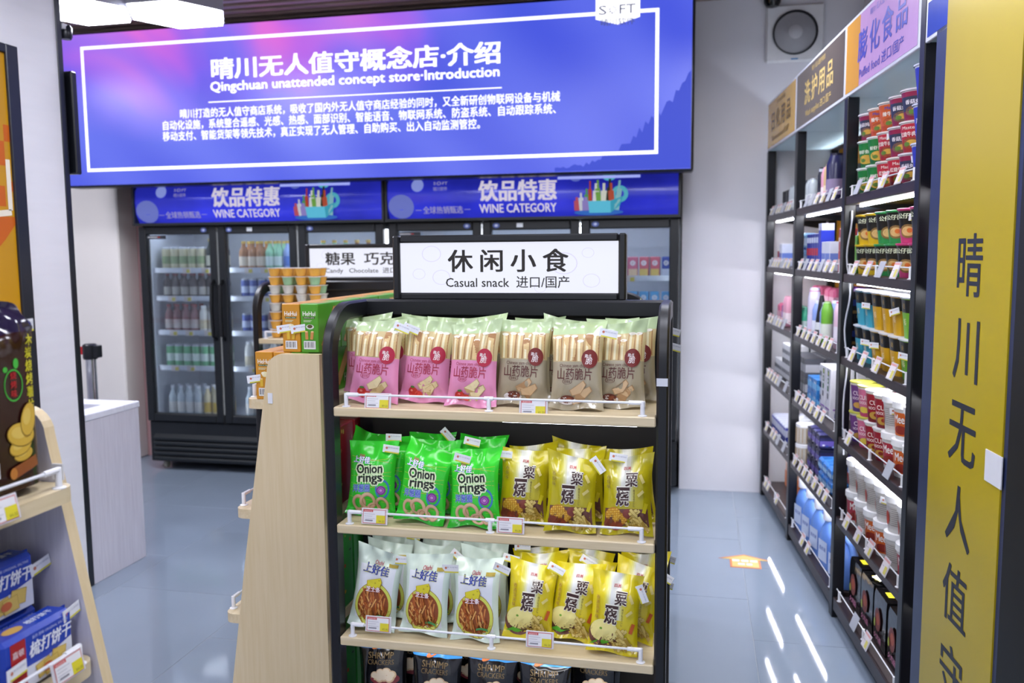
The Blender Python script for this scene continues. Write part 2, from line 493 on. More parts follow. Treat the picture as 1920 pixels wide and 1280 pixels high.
BW = glow('f6f6ff', 1.6)
ban = thing('banner_lightbox', 'long backlit blue and purple banner with white Chinese introduction text over the fridges', 'banner', (0, 0, 0))
part('case', MB().box((-4.115, 5.0, 1.955), (-.035, 5.13, 2.945), BLACK, .01), ban)
part('printed_face', MB().box((-4.10, 4.992, 1.968), (-.05, 5.0, 2.932), banner_material()), ban)
BY = 4.99
def bp(x, y):
    v = onY(x, y, BY); return v.x, v.z
a = Art(.0004)
# mountain silhouette at the right
MTN = glow('3f4fcb', .95)
pts = []
x0, z0 = bp(1040, 322); x1, _ = bp(1294, 322); z0 = 1.972
random.seed(3)
n = 46
for k in range(n + 1):
    t = k / n
    h = .02 + .52 * t ** 2.2 + (.05 * t + .012) * (random.random() - .3) * (1 if k % 2 else -1)
    pts.append((x0 + (x1 - x0) * t, z0 + max(.004, h)))
for k in range(n):
    a.poly([(pts[k][0], z0), (pts[k + 1][0], z0), pts[k + 1], pts[k]], MTN); a.flat()
a.lay += 1
link('mountain_print', a.mesh('mountain_print', front(4.992)), ban)
a = Art(.0004); a.lay = 3
xa, za = bp(155, 92); xb, zb = bp(1235, 287)
a.frame(-3.945, 2.055, -.232, 2.855, .02, BW)
part_o = link('white_frame_line', a.mesh('white_frame_line', front(4.992)), ban)
def bt(a, s, pl, pr, pt, pb, bold):
    xl, _ = bp(*pl); xr, _ = bp(*pr); zt = bp(*pt)[1]; zb_ = bp(*pb)[1]
    a.text(s, (xl + xr) / 2, (zt + zb_) / 2, zt - zb_, BW, bold, w=xr - xl)
a = Art(.0004); a.lay = 3
bt(a, '晴川无人值守概念店·介绍', (397, 130), (937, 100), (660, 93), (660, 134), .028)
bt(a, 'Qingchuan unattended concept store·Introduction', (395, 165), (936, 138), (660, 139), (660, 163), .022)
for (s, l, r, yc) in (('晴川打造的无人值守商店系统，吸收了国内外无人值守商店经验的同时，又全新研创物联网设备与机械', 337, 1050, 197),
                      ('自动化设施，系统整合遥感、光感、热感、面部识别、智能语音、物联网系统、防盗系统、自动跟踪系统、', 305, 1042, 219.5),
                      ('移动支付、智能货架等领先技术，真正实现了无人管理、自助购买、出入自动监测管控。', 305, 900, 244)):
    c = (l + r) / 2
    bt(a, s, (l, yc), (r, yc), (c, yc - 9.5), (c, yc + 9.5), .009)
xl, zl = bp(391, 193); xr, zr = bp(941, 163)
a.rect(xl, (zl + zr) / 2 - .003, xr, (zl + zr) / 2 + .003, BW)
link('white_lettering', a.mesh('white_lettering', front(4.992)), ban)
a = Art(.0004); a.lay = 4
xl = bp(1117, 20)[0]; xr = bp(1200, 20)[0]; zc = bp(1158, 46)[1]; zs = bp(1158, 34)[1]
a.poly([(xl, zs), ((xl + xr) / 2, zc), (xr, zs), (xr, 2.93), (xl, 2.93)], BW)
GR = ink('8f97b5')
xm = (xl + xr) / 2
a.text('S', xm - .085, 2.862, .05, GR, .0, w=.045); a.flat(); a.text('☀', xm - .028, 2.862, .05, GR); a.flat(); a.text('FT', xm + .055, 2.862, .05, GR, w=.09); a.flat()
a.text('晴川软件', xm, 2.795, .04, GR, w=.19)
link('logo_badge', a.mesh('logo_badge', front(4.992)), ban)

# ------------------------------------------------------------------ drinks fridges
HEADBLUE = mat('fridge_header_print', '2a30b8', .18, spec=.6, emit=.55, vary=.25, scale=2.2)
HW = glow('e6def0', .75); HW2 = glow('b9b4dd', .6)
INNER = mat('fridge_liner_white', 'd6dae2', .5, vary=.02)
GLASS = glass_mat('fridge_glass', 'eef4fa', .09, .03)
FRAME = mat('fridge_black_frame', '15181b', .4, vary=.08)
FY0 = 5.25
FZ = [.36, .71, .96, 1.20, 1.395]; FZ1 = [.36, .62, .87, 1.12, 1.335]
def fridge(X0, X1, doors, label, FZ=FZ):
    t = thing('drinks_fridge', label, 'fridge', (0, 0, 0))
    b = MB()
    b.box((X0, FY0 + .05, .05), (X0 + .035, 5.9, 1.99), FRAME); b.box((X1 - .035, FY0 + .05, .05), (X1, 5.9, 1.99), FRAME)
    b.box((X0, FY0 + .05, 1.70), (X1, 5.9, 1.99), FRAME); b.box((X0, FY0 + .05, .05), (X1, 5.9, .33), FRAME); b.box((X0, 5.86, .05), (X1, 5.9, 1.99), FRAME)
    part('cabinet', b, t)
    b = MB().box((X0 + .035, 5.84, .33), (X1 - .035, 5.86, 1.70), INNER); b.box((X0 + .035, FY0 + .06, .33), (X0 + .045, 5.84, 1.70), INNER)
    b.box((X1 - .045, FY0 + .06, .33), (X1 - .035, 5.84, 1.70), INNER); b.box((X0 + .035, FY0 + .06, .33), (X1 - .035, 5.84, .345), INNER); b.box((X0 + .035, FY0 + .06, 1.685), (X1 - .035, 5.84, 1.70), INNER)
    part('liner', b, t)
    # header, bowed a little forward
    prof = [(FY0 + .06, 1.715), (FY0 + .0, 1.72), (FY0 - .035, 1.78), (FY0 - .045, 1.86), (FY0 - .035, 1.94), (FY0 - .0, 1.985), (FY0 + .06, 1.988)]
    hd = part('header_sign', MB().prism(prof, 0, X0 + .015, X1 - .015, HEADBLUE), t, smooth=True)
    b = MB().prism([(FY0 + .06, 1.705), (FY0 - .06, 1.705), (FY0 - .06, 1.722), (FY0 + .06, 1.722)], 0, X0, X1, FRAME)
    b.prism([(FY0 + .06, 1.985), (FY0 - .05, 1.985), (FY0 - .05, 1.996), (FY0 + .06, 1.996)], 0, X0, X1, FRAME)
    for xe in (X0, X1 - .015): b.box((xe, FY0 - .055, 1.705), (xe + .015, FY0 + .05, 1.99), FRAME)
    part('header_frame', b, t)
    def hf(x, y, o):
        k = (y - 1.86) / .125; return (x, FY0 - .045 + .028 * k * k - .001 - o, y)
    W = X1 - X0; c = X0 + W * .465
    a = Art(.0005)
    a.ell(X0 + .105, 1.80, .085, .075, glow('7a86dc', .6), hole=0); link('bubble_print', a.mesh('bubble_print', hf), hd); a = Art(.0005); a.ell(X0 + .215, 1.93, .04, .04, glow('93a2ee', .7)); link('bubble_print', a.mesh('bubble_print', hf), hd); a = Art(.0005); a.ell(X0 + W * .66, 1.955, .035, .025, glow('6f7fe0', .6)); a.flat()
    link('bubble_print', a.mesh('bubble_print', hf), hd); a = Art(.0005); a.ell(X0 + W * .77, 1.955, .04, .025, glow('58b8cc', .8)); a.rect(X0 + W * .6, 1.945, X0 + W * .87, 1.962, glow('a7b2ff', .9), 6)
    link('header_bubbles', a.mesh('header_bubbles', hf), hd); a = Art(.0005); a.lay = 3
    a.text('饮品特惠', c, 1.885, .125, HW, .035, w=.485); a.text('WINE CATEGORY', c, 1.778, .052, HW, .02, w=.485)
    link('headline_lettering', a.mesh('headline_lettering', hf), hd); a = Art(.0005); a.lay = 3
    a.text('全球热销甄选', X0 + W * .205, 1.775, .045, HW2, .01, w=.26)
    for s_ in (-1, 1): a.bar(X0 + W * .205 + s_ * .14, 1.775, X0 + W * .205 + s_ * .18, 1.775, .003, HW2, 1); a.flat()
    link('slogan_lettering', a.mesh('slogan_lettering', hf), hd); a = Art(.0005); a.lay = 3
    a.text('S☀FT', X0 + W * .198, 1.940, .026, HW2, .01, w=.09); a.text('晴川软件', X0 + W * .198, 1.905, .026, HW2, 0, w=.09)
    link('logo_lettering', a.mesh('logo_lettering', hf), hd); a = Art(.0005); a.lay = 3
    bx, bz = X0 + W * .735, 1.765
    a.ell(bx, bz - .022, .15, .018, glow('3f78d8', .6)); a.ell(bx + .13, bz + .085, .05, .05, glow('55b6c8', .7), hole=.5)
    for (dx, hh, w_, cc, rr) in ((-.13, .07, .035, 'c65a6a', 0), (-.10, .095, .03, 'd9dde6', .05), (-.07, .12, .028, '53a05a', 0), (-.075, .07, .045, '9a8bd0', 0), (-.045, .165, .022, 'c04a2c', .03), (-.02, .15, .035, 'e6e8ea', -.05), (.01, .17, .03, '78b04c', .08), (.035, .15, .036, 'e4e6d8', 0), (.06, .175, .034, '2c3424', -.06), (.085, .15, .034, 'bf5238', .05), (.11, .165, .03, '8fc9d0', -.12)):
        a.bar(bx + dx, bz - .01, bx + dx - rr * hh, bz + hh * .7, w_, glow(cc, .6), 2); a.bar(bx + dx - rr * hh * .7, bz + hh * .65, bx + dx - rr * hh, bz + hh, w_ * .42, glow(cc, .6), 1)
    a.poly([(bx - .055, bz - .025), (bx + .075, bz - .025), (bx + .075, bz + .045), (bx - .06, bz + .045)], glow('5fc0dc', .75)); a.poly([(bx + .075, bz - .025), (bx + .13, bz + .015), (bx + .15, bz + .07), (bx + .075, bz + .045)], glow('3fa3bc', .7))
    link('basket_print', a.mesh('basket_print', hf), hd)
    # plinth with louvres
    b = MB().box((X0 + .01, FY0 + .0, .06), (X1 - .01, FY0 + .05, .345), FRAME, .006); part('plinth', b, t)
    lv = MB().prism([(FY0, .0), (FY0 - .025, -.01), (FY0 - .028, .005), (FY0, .028)], 0, X0 + .05, X1 - .05, mat('louvre_black', '1c2023', .45)).mesh('louvre_slat')
    for k in range(5): link('louvre_slat', lv, t, (0, 0, .085 + k * .036))
    cw = MB().lathe([(.0, -.012), (.024, -.012), (.024, .012), (.0, .012)], plas('b9b4a0', .5), 12, cap=False).mesh('castor', True)
    for xx in (X0 + .09, X1 - .09): link('castor', cw, t, (xx, FY0 + .06, .026), (math.pi / 2, 0, math.pi / 2))
    # shelves
    b = MB(); x_ = X0 + .05
    SW = mat('wire_white', 'e2e5ea', .4)
    b.box((X0 + .05, 5.33, -.012), (X1 - .05, 5.345, .022), SW); b.box((X0 + .05, 5.80, -.004), (X1 - .05, 5.81, .0), SW)
    k = X0 + .06
    while k < X1 - .06:
        b.box((k, 5.34, -.006), (k + .006, 5.81, 0), SW); k += .036
    sh = b.mesh('wire_shelf')
    for z in FZ: link('wire_shelf', sh, t, (0, 0, z))
    # inner led lamps
    LED = glow('eef3ff', 15.0)
    led = MB().box((-.008, 5.286, .40), (.008, 5.298, 1.66), LED).mesh('led_lamp')
    for xx in [X0 + .022, X1 - .022] + [0.5 * (doors[i][1] + doors[i + 1][0]) for i in range(len(doors) - 1)]: link('led_lamp', led, t, (xx, 0, 0))
    part('led_lamp', MB().box((X0 + .06, 5.36, 1.672), (X1 - .06, 5.38, 1.684), LED), t)
    # doors
    for i, (d0, d1) in enumerate(doors):
        fw = .055; dz0, dz1 = .35, 1.70
        b = MB()
        b.box((d0, FY0 - .02, dz0), (d0 + fw, FY0 + .035, dz1), FRAME, .006); b.box((d1 - fw, FY0 - .02, dz0), (d1, FY0 + .035, dz1), FRAME, .006)
        b.box((d0 + fw, FY0 - .02, dz0), (d1 - fw, FY0 + .035, dz0 + fw), FRAME, .006); b.box((d0 + fw, FY0 - .02, dz1 - fw), (d1 - fw, FY0 + .035, dz1), FRAME, .006)
        d = part('door', b, t)
        part('glass_pane', MB().box((d0 + fw, FY0 + .0, dz0 + fw), (d1 - fw, FY0 + .008, dz1 - fw), GLASS), d)
        hx = d1 - .028 if i == 0 else d0 + .028
        part('handle', MB().tube([(hx, FY0 - .015, .93), (hx, FY0 - .055, .96), (hx, FY0 - .065, 1.13), (hx, FY0 - .055, 1.30), (hx, FY0 - .015, 1.33)], .013, mat('handle_black', '08090b', .3)), d, smooth=True)
        a = Art(); lx = d1 - .09 if i == 0 else d0 + .09
        a.ell(lx, dz1 - .027, .022, .016, ink('5566a8')); a.ell(lx, dz1 - .027, .01, .008, ink('c9d0ea'))
        link('lock_badge', a.mesh('lock_badge', front(FY0 - .0215)), d); a = Art()
        if i == 1: a.rect(d0 + .22, dz1 - .04, d0 + .26, dz1 - .014, ink('e2e6ea'))
        if i == 0:
            a.rect(d0 + .07, dz1 - .085, d0 + .215, dz1 - .06, ink('22262c')); a.rect(d0 + .075, dz1 - .075, d0 + .15, dz1 - .07, ink('c9c9c9')); a.flat(); a.rect(d0 + .15, dz1 - .075, d0 + .17, dz1 - .07, ink('b03030'))
        if a.e: link('door_sticker', a.mesh('door_sticker', front(FY0 - .0215)), d)
    return t
D1 = [(-3.765, -3.175), (-3.165, -2.59), (-2.58, -1.985)]
D2 = [(-1.945, -1.335), (-1.325, -.715), (-.705, -.115)]
fridge(-3.775, -1.962, D1, 'black triple door drinks fridge beside the pink wall and the white counter')
fridge(-1.955, -.105, D2, 'black triple door drinks fridge beside the white wall with the round fan', FZ1)

# drinks
def bottle(key, name, body, cap, lab, r=.032, h=.21, neck=.013, sh=.62):
    g = MB()
    g.lathe([(r * .85, 0), (r, .006), (r, h * sh), (r * .9, h * (sh + .06)), (neck, h * (sh + .22)), (neck, h * .93)], body, 16)
    c = MB().lathe([(neck * 1.15, h * .92), (neck * 1.15, h), (neck * .9, h * 1.004)], cap, 16)
    l = MB().lathe([(r * 1.015, h * .16), (r * 1.015, h * .48)], lab, 16, cap=False)
    kind(key, name, 'bottle', [('bottle_body', g.mesh('bottle_body', True), []), ('cap', c.mesh('cap', True), []), ('label_band', l.mesh('label_band', True), [])])
def can(key, c1, c2, r=.032, h=.165):
    g = MB().lathe([(r * .8, 0, c2), (r, .008, c1), (r, h * .3, c2), (r, h * .62, c1), (r, h - .012, c1)], c1, 16)
    t_ = MB().lathe([(r, h - .012), (r * .84, h), (r * .8, h - .003), (0.001, h - .003)], plas('b8bcc2', .25), 16, cap=False)
    kind(key, 'drink_can', 'can', [('can_body', g.mesh('can_body', True), []), ('can_lid', t_.mesh('can_lid', True), [])])
bottle('tea_amber', 'tea_bottle', plas('a06a3a', .2), plas('c9a640'), ink('d8c8b0'), .0325, .2, .014)
bottle('tea_green', 'tea_bottle', plas('8fc7a0', .2), plas('c9a640'), ink('d7e6dc'), .0325, .2, .014)
bottle('tea_blue', 'tea_bottle', plas('8fa9d8', .2), plas('c9a640'), ink('4b74c0'), .0325, .2, .014)
bottle('wine_dark', 'beer_bottle', plas('1f2a20', .15), plas('c2b070'), ink('cfcab0'), .031, .22, .012)
bottle('wine_brown', 'beer_bottle', plas('3a2a26', .15), plas('8a2a2a'), ink('b8b2a6'), .029, .175, .012)
bottle('water', 'water_bottle', plas('cdd6da', .1), plas('e4e6ea'), ink('e6e3da'), .031, .22, .012)
bottle('milk_bottle', 'milk_bottle', plas('e2e0d6', .3), plas('f0f0ee'), ink('d6c9a8'), .032, .19, .018, .7)
bottle('yellow_drink', 'juice_bottle', plas('d8c9a0', .2), plas('e8e8e8'), ink('d8b440'), .03, .22, .013)
bottle('red_drink', 'juice_bottle', plas('8f5a5a', .2), plas('9a2c2c'), ink('cfc0b8'), .031, .2, .014)
can('beer_green', plas('6fb882', .25), ink('d6e6d8'))
can('beer_gold', plas('cfc7a0', .25), ink('8aa06a'))
can('blue_can', plas('4b5fa8', .25), ink('c8d2ea'), .027, .14)
def carton(key, c1, c2, w=.056, d=.045, h=.135, txt=None):
    g = MB().box((-w/2, 0, 0), (w/2, d, h), card(c1), .003)
    a = Art(); a.rect(-w/2 + .002, .004, w/2 - .002, h * .45, card(c2)); a.ell(0, h * .72, w * .3, h * .12, ink('f2ecec')); a.text('奶', 0, h * .72, h * .13, ink(c1))
    kind(key, 'milk_carton', 'carton', [('carton_body', g.mesh('carton_body'), []), ('front_print', a.mesh('front_print', front(0)), [])])
carton('milk_pink', 'd86a86', 'e9c8a0'); carton('milk_yellow', 'd05868', 'e2c060'); carton('milk_blue', '2f4fb0', 'dfe6f4'); carton('milk_sky', '4fa3d6', 'bfe0f0')

def fridge_row(door, lv, keys, lab, n=7, rows=2, cat_group=None):
    FZ = globals()['FZ1'] if door in D2 else globals()['FZ']
    d0, d1 = door; x0, x1 = d0 + .065, d1 - .045
    for r in range(rows):
        for k in range(n):
            key = keys[min(len(keys) - 1, int(k * len(keys) / n))]
            x = x0 + (x1 - x0) * (k + .5) / n + random.uniform(-.0008, .0008)
            put(key, (x, 5.395 + r * .078 + (0 if 'milk_' in key and key != 'milk_bottle' else .0), FZ[lv] + .001), lab[min(len(lab) - 1, int(k * len(lab) / n))], lab[min(len(lab) - 1, int(k * len(lab) / n))] + ' row', random.uniform(-.3, .3))
A_ = 'in the fridge by the pink wall'
fridge_row(D1[0], 4, ['beer_gold', 'beer_gold', 'wine_dark'], ['gold and white beer can on the top shelf ' + A_] * 2 + ['dark glass bottle on the top shelf ' + A_])
fridge_row(D1[0], 3, ['wine_brown'], ['brown glass bottle on the second shelf ' + A_])
fridge_row(D1[0], 2, ['red_drink', 'milk_bottle'], ['reddish juice bottle on the middle shelf ' + A_, 'cream milk bottle on the middle shelf ' + A_])
fridge_row(D1[0], 1, ['beer_green'], ['green and white beer can on the fourth shelf ' + A_])
fridge_row(D1[0], 0, ['water', 'yellow_drink'], ['clear water bottle on the bottom shelf ' + A_, 'pale yellow bottle on the bottom shelf ' + A_])
A_ = 'behind the fridge\'s middle door'
fridge_row(D1[1], 4, ['tea_amber', 'tea_green', 'tea_blue'], ['amber tea bottle with gold cap ' + A_, 'green tea bottle with gold cap ' + A_, 'blue tea bottle with gold cap ' + A_])
fridge_row(D1[1], 3, ['blue_can'], ['slim blue drink can ' + A_], 7)
fridge_row(D1[1], 2, ['blue_can', 'red_drink', 'milk_bottle'], ['slim blue can on the middle shelf ' + A_, 'reddish juice bottle ' + A_, 'cream milk bottle ' + A_])
fridge_row(D1[1], 1, ['milk_bottle'], ['cream milk bottle on the fourth shelf ' + A_], 5)
fridge_row(D1[1], 0, ['water'], ['clear water bottle on the bottom shelf ' + A_], 6)
A_ = 'in the fridge behind the candy sign'
fridge_row(D1[2], 4, ['tea_green', 'tea_amber'], ['green tea bottle ' + A_, 'amber tea bottle ' + A_], 6, 1)
A_ = 'in the fridge by the white wall'
fridge_row(D2[2], 4, ['milk_blue', 'milk_pink', 'milk_yellow', 'milk_blue'], ['blue milk carton on the upper shelf ' + A_, 'pink milk carton on the upper shelf ' + A_, 'red milk carton on the upper shelf ' + A_, 'blue milk carton on the upper shelf ' + A_], 7, 2)
fridge_row(D2[2], 3, ['milk_sky'], ['sky blue milk carton on the second shelf ' + A_], 7, 1)
fridge_row(D2[2], 2, ['milk_bottle'], ['cream milk bottle on the middle shelf ' + A_], 6, 1)
A_ = 'in the fridge behind the snack sign'
fridge_row(D2[1], 4, ['tea_amber', 'water'], ['amber tea bottle ' + A_, 'clear water bottle ' + A_], 6, 1)
# shelf price cards in the fridges
pc = MB().box((-.03, 5.326, -.02), (.03, 5.3295, .02), ink('e6d8d2')).box((.0, 5.324, -.016), (.026, 5.3265, .008), ink('e0cf50')).mesh('shelf_price_card')
for d in D1[:2] + [D2[2]]:
    for z in (FZ1 if d in D2 else FZ)[1:]:
        for k in (.25, .5, .8):
            if random.random() < .75:
                o = link('price_card', pc, None, (d[0] + .05 + (d[1] - d[0] - .1) * k, 0, z + .003)); tag(o, 'small white and yellow price card clipped on a fridge shelf edge', 'price card', 'fridge price cards')

# ------------------------------------------------------------------ counter, stanchion, monitor, poster, fan
cb = thing('counter', 'pale wood counter with a raised rim beside the black wall trim', 'counter', (0, 0, 0))
CZ = .79
part('side_panel', MB().box((-2.72, 3.292, 0), (-2.69, 3.67, CZ - .03), WHITEWOOD, .002), cb)
part('back_board', MB().box((-3.9, 3.64, 0), (-2.72, 3.67, CZ - .03), WHITEWOOD, .002), cb)
part('rim', MB().box((-3.9, 3.56, CZ - .03), (-2.686, 3.675, CZ), mat('white_laminate', 'e3e3ec', .4), .003).box((-2.80, 3.292, CZ - .03), (-2.686, 3.56, CZ), mat('white_laminate', 'e3e3ec', .4), .003), cb)
part('inner_worktop', MB().box((-3.9, 3.292, .66), (-2.72, 3.64, .69), WHITEWOOD), cb)
st = thing('queue_stanchion', 'chrome queue post with black head and red belt behind the counter', 'queue post', (-3.37, 4.2, 0))
part('base', MB().lathe([(.17, 0), (.17, .012), (.05, .03), (.03, .04)], plas('9a9ca2', .2), 24), st, smooth=True)
part('pole', MB().lathe([(.028, .035), (.028, .93)], mat('chrome_pole', 'c9c9cc', .18, metal=.9), 16), st, smooth=True)
part('head', MB().lathe([(.036, .92), (.04, .93), (.04, 1.0), (.03, 1.008)], plas('16181c'), 16).box((.03, -.02, .93), (.065, .02, 1.0), plas('16181c'), .004), st, smooth=True)
part('belt', MB().box((-1.4, -.003, .945), (-.035, .003, .99), mat('red_webbing', 'c01820', .7)), st)
mo = thing('wall_monitor', 'black wall monitor seen edge on past the black wall trim', 'monitor', (0, 0, 0))
part('housing', MB().box((-3.15, 3.302, 1.86), (-2.662, 3.335, 2.30), plas('0f1116', .3), .005), mo)
part('bracket', MB().box((-2.80, 3.29, 2.0), (-2.70, 3.302, 2.1), BLACK), mo)
cc = thing('ceiling_camera', 'small dark camera above the black wall trim', 'camera', (-2.70, 3.33, 2.47))
cc.scale = (.6, .6, .6)
part('mount', MB().box((-.03, -.065, .01), (.03, .0, .05), plas('d0d0d6'), .004), cc)
part('camera_body', MB().lathe([(.035, -.05), (.045, -.03), (.045, .03), (.03, .05)], plas('20222a', .3), 14), cc, smooth=True)
# poster of the left wall
YEL = mat('poster_yellow', 'c9920a', .35, vary=.05, scale=2)
po = thing('wall_poster', 'tall yellow poster with orange blocks in a black frame on the white wall', 'poster', (0, 0, 0))
part('panel', MB().box((LX, 1.6, .6), (LX + .008, 2.955, 2.30), YEL), po)
fb = MB().box((LX, 2.955, .56), (LX + .02, 3.015, 2.335), mat('poster_frame', '22252e', .3), .003).box((LX, 1.54, 2.30), (LX + .02, 2.955, 2.335), mat('poster_frame', '22252e', .3), .003).box((LX, 1.54, .56), (LX + .02, 2.955, .6), mat('poster_frame', '22252e', .3), .003).box((LX, 1.54, .6), (LX + .02, 1.6, 2.30), mat('poster_frame', '22252e', .3), .003)
part('frame', fb, po)
a = Art()
OR = ink('c86008')
for (y0_, z0_, y1_, z1_) in ((2.925, 1.955, 2.955, 2.02), (2.83, 1.86, 2.925, 1.955), (2.925, 1.76, 2.955, 1.80), (2.80, 1.70, 2.915, 1.78), (2.70, 1.78, 2.80, 1.86), (2.6, 1.62, 2.70, 1.70)): a.rect(y0_, z0_, y1_, z1_, OR); a.flat()
a.lay += 1
a.poly([(2.80, 1.48), (2.90, 1.57), (2.955, 1.63), (2.955, 1.66), (2.80, 1.66)], OR)
WH = ink('efe6d2')
a.bar(2.936, 1.885, 2.936, 1.685, .022, WH); a.flat(); a.bar(2.86, 1.668, 2.94, 1.678, .024, WH); a.flat(); a.bar(2.86, 1.67, 2.86, 1.885, .022, WH)
link('printed_blocks', a.mesh('printed_blocks', sideP(LX + .008)), po)
# fan
fn = thing('wall_fan', 'white square exhaust fan with round grey cowl high on the wall', 'fan', (.535, 5.42, 2.77))
part('square_plate', MB().box((-.165, -.03, -.165), (.165, 0, .165), plas('dcdcde', .5), .012), fn)
def ring(prof, m, n=32):
    g = MB(); g.lathe([(r, z) for r, z in prof], m, n, cap=False); return g
part('dark_rim', ring([(.122, .0), (.128, .012), (.118, .014), (.114, .0)], plas('24262a')), fn, (0, -.03, 0), (math.pi / 2, 0, 0), True)
part('cone', ring([(.118, .004), (.09, .012), (.05, .026), (.036, .028)], plas('9a9a9e', .4)), fn, (0, -.03, 0), (math.pi / 2, 0, 0), True)
part('hub', MB().lathe([(.04, .0), (.04, .03), (.03, .036), (.001, .038)], plas('b6b6ba', .4), 24), fn, (0, -.03, 0), (math.pi / 2, 0, 0), True)
part('badge', MB().box((-.02, -.033, -.152), (.02, -.03, -.144), ink('4a86b8')), fn)
cc = thing('dome_camera', 'black dome camera on the wall just above the round fan', 'camera', (.40, 5.40, 2.96))
part('mount', MB().box((-.02, -.01, -.02), (.02, .02, .02), plas('d0d0d4')), cc)
part('dome', MB().lathe([(.05, 0), (.048, -.02), (.034, -.042), (.001, -.05)], plas('0c0d10', .15), 18), cc, (0, -.04, 0), None, True)

# floor arrow
ar = thing('floor_arrow_sticker', 'orange and yellow arrow sticker on the grey floor tiles', 'sticker', (0, 0, 0))
o_ = onZ(1397, 1053, 0); cx, cy = o_.x, o_.y
def arr(k, z0, z1, m):
    pts = [(-.072 * k, -.085 * k), (.072 * k, -.085 * k), (.072 * k, .03 * k), (.125 * k, .03 * k), (0, .10 * k), (-.125 * k, .03 * k), (-.072 * k, .03 * k)]
    return MB().prism([(cx + p[0], cy + p[1]) for p in pts], 2, z0, z1, m)
part('border', arr(1.0, .0002, .0012, ink('d07a4a')), ar)
part('face', arr(.87, .0012, .0016, ink('d9c070')), ar)
a = Art()
for k in range(3): a.rect(cx - .06 + k * .042, cy - .005, cx - .026 + k * .042, cy + .022, ink('e8e4ee')); a.flat()
for k in range(2): a.rect(cx - .035 + k * .04, cy - .05, cx - .003 + k * .035, cy - .025, ink('e8e4ee')); a.flat()
link('white_marks', a.mesh('white_marks', lambda x, y, o: (x, y, .0017 + o)), ar)

# ------------------------------------------------------------------ snack bags
def ss(a, b, x):
    t = max(0., min(1., (x - a) / (b - a))); return t * t * (3 - 2 * t)
def bag_f(w, h, d, seed, pinch=.12):
    R = random.Random(seed); ph = [R.uniform(0, 6.28) for _ in range(8)]
    flop, dip, bend, tw = R.uniform(-1, 1), R.uniform(.2, 1), R.uniform(-.3, 1), R.uniform(-1, 1)
    def P(x, y, o=0., side=-1):
        u = max(-1., min(1., 2 * x / w)); v = y / h
        e = ss(.03, .30, v) * ss(.04, .34, 1 - v); body = max(0., 1 - abs(u) ** 2.6) ** .6
        t = d / 2 * body * (e ** .8) + .0006
        sl = ss(.0, .06, v) * ss(.0, .06, 1 - v)
        wr = sl * (.0030 * (1 - e) * math.sin(8 * u + ph[0]) * body + .0018 * math.sin(5 * u + 7 * v + ph[1]) * body + .0014 * math.sin(13 * u - 6 * v + ph[2]) * body * (1.3 - e) + .0022 * math.sin(11 * v + 3 * u * tw + ph[3]) * abs(u) ** 2 * body)
        wr += sl * .0035 * math.sin(17 * (abs(u) + 1.4 * v) + ph[7]) * max(0, .32 - v) / .32 * body
        cm = .0032 * sl * (1 - e) * math.sin(9 * u + ph[0] + 2 * v) * body
        xs = x * (1 - pinch * math.sin(math.pi * min(1, max(0, v))) ** .8) + .004 * tw * v * v
        z = y + .014 * flop * u * v ** 5 - .007 * dip * (v ** 8) * (1 - u * u) + .004 * (1 - v) ** 8 * math.sin(4 * u + ph[4])
        yb = .026 * bend * ss(.8, 1.0, v) * (1 + .8 * math.sin(3 * u + ph[5])) - .012 * ss(.9, 1.0, 1 - v) * (1 + .6 * math.sin(4 * u + ph[6]))
        return (xs, side * (max(.0005, t + wr) + o) + yb + cm, z)
    return P
def bag_body(P, w, h, colf, nu=28, nv=28):
    mb = MB()
    for side in (-1, 1):
        base = len(mb.v)
        for j in range(nv + 1):
            for i in range(nu + 1):
                mb.v.append(P(-w / 2 + w * i / nu, h * j / nv, 0, side))
        for j in range(nv):
            for i in range(nu):
                q = base + j * (nu + 1) + i
                f = (q, q + 1, q + nu + 2, q + nu + 1)
                mb.f.append(f if side < 0 else f[::-1]); mb.m.append(mb.mi(colf((i + .5) / nu * 2 - 1, (j + .5) / nv, side)))
    return mb.mesh('bag_film', True)
VAR = {}
def bag(key, name, w, h, d, colf, artf, nvar=5, pinch=.12):
    VAR[key] = nvar
    for k in range(nvar):
        P = bag_f(w, h, d, hash_(key) + k * 17, pinch)
        parts = [('bag_film', bag_body(P, w, h, colf), [])]
        for (pn, art) in artf(w, h):
            parts.append((pn, art.mesh(pn, lambda x, y, o: P(x, y, o, -1)), []))
        kind(key + str(k), name, 'snack bag', parts)
def hash_(s): return sum(ord(c) * (i + 3) for i, c in enumerate(s))

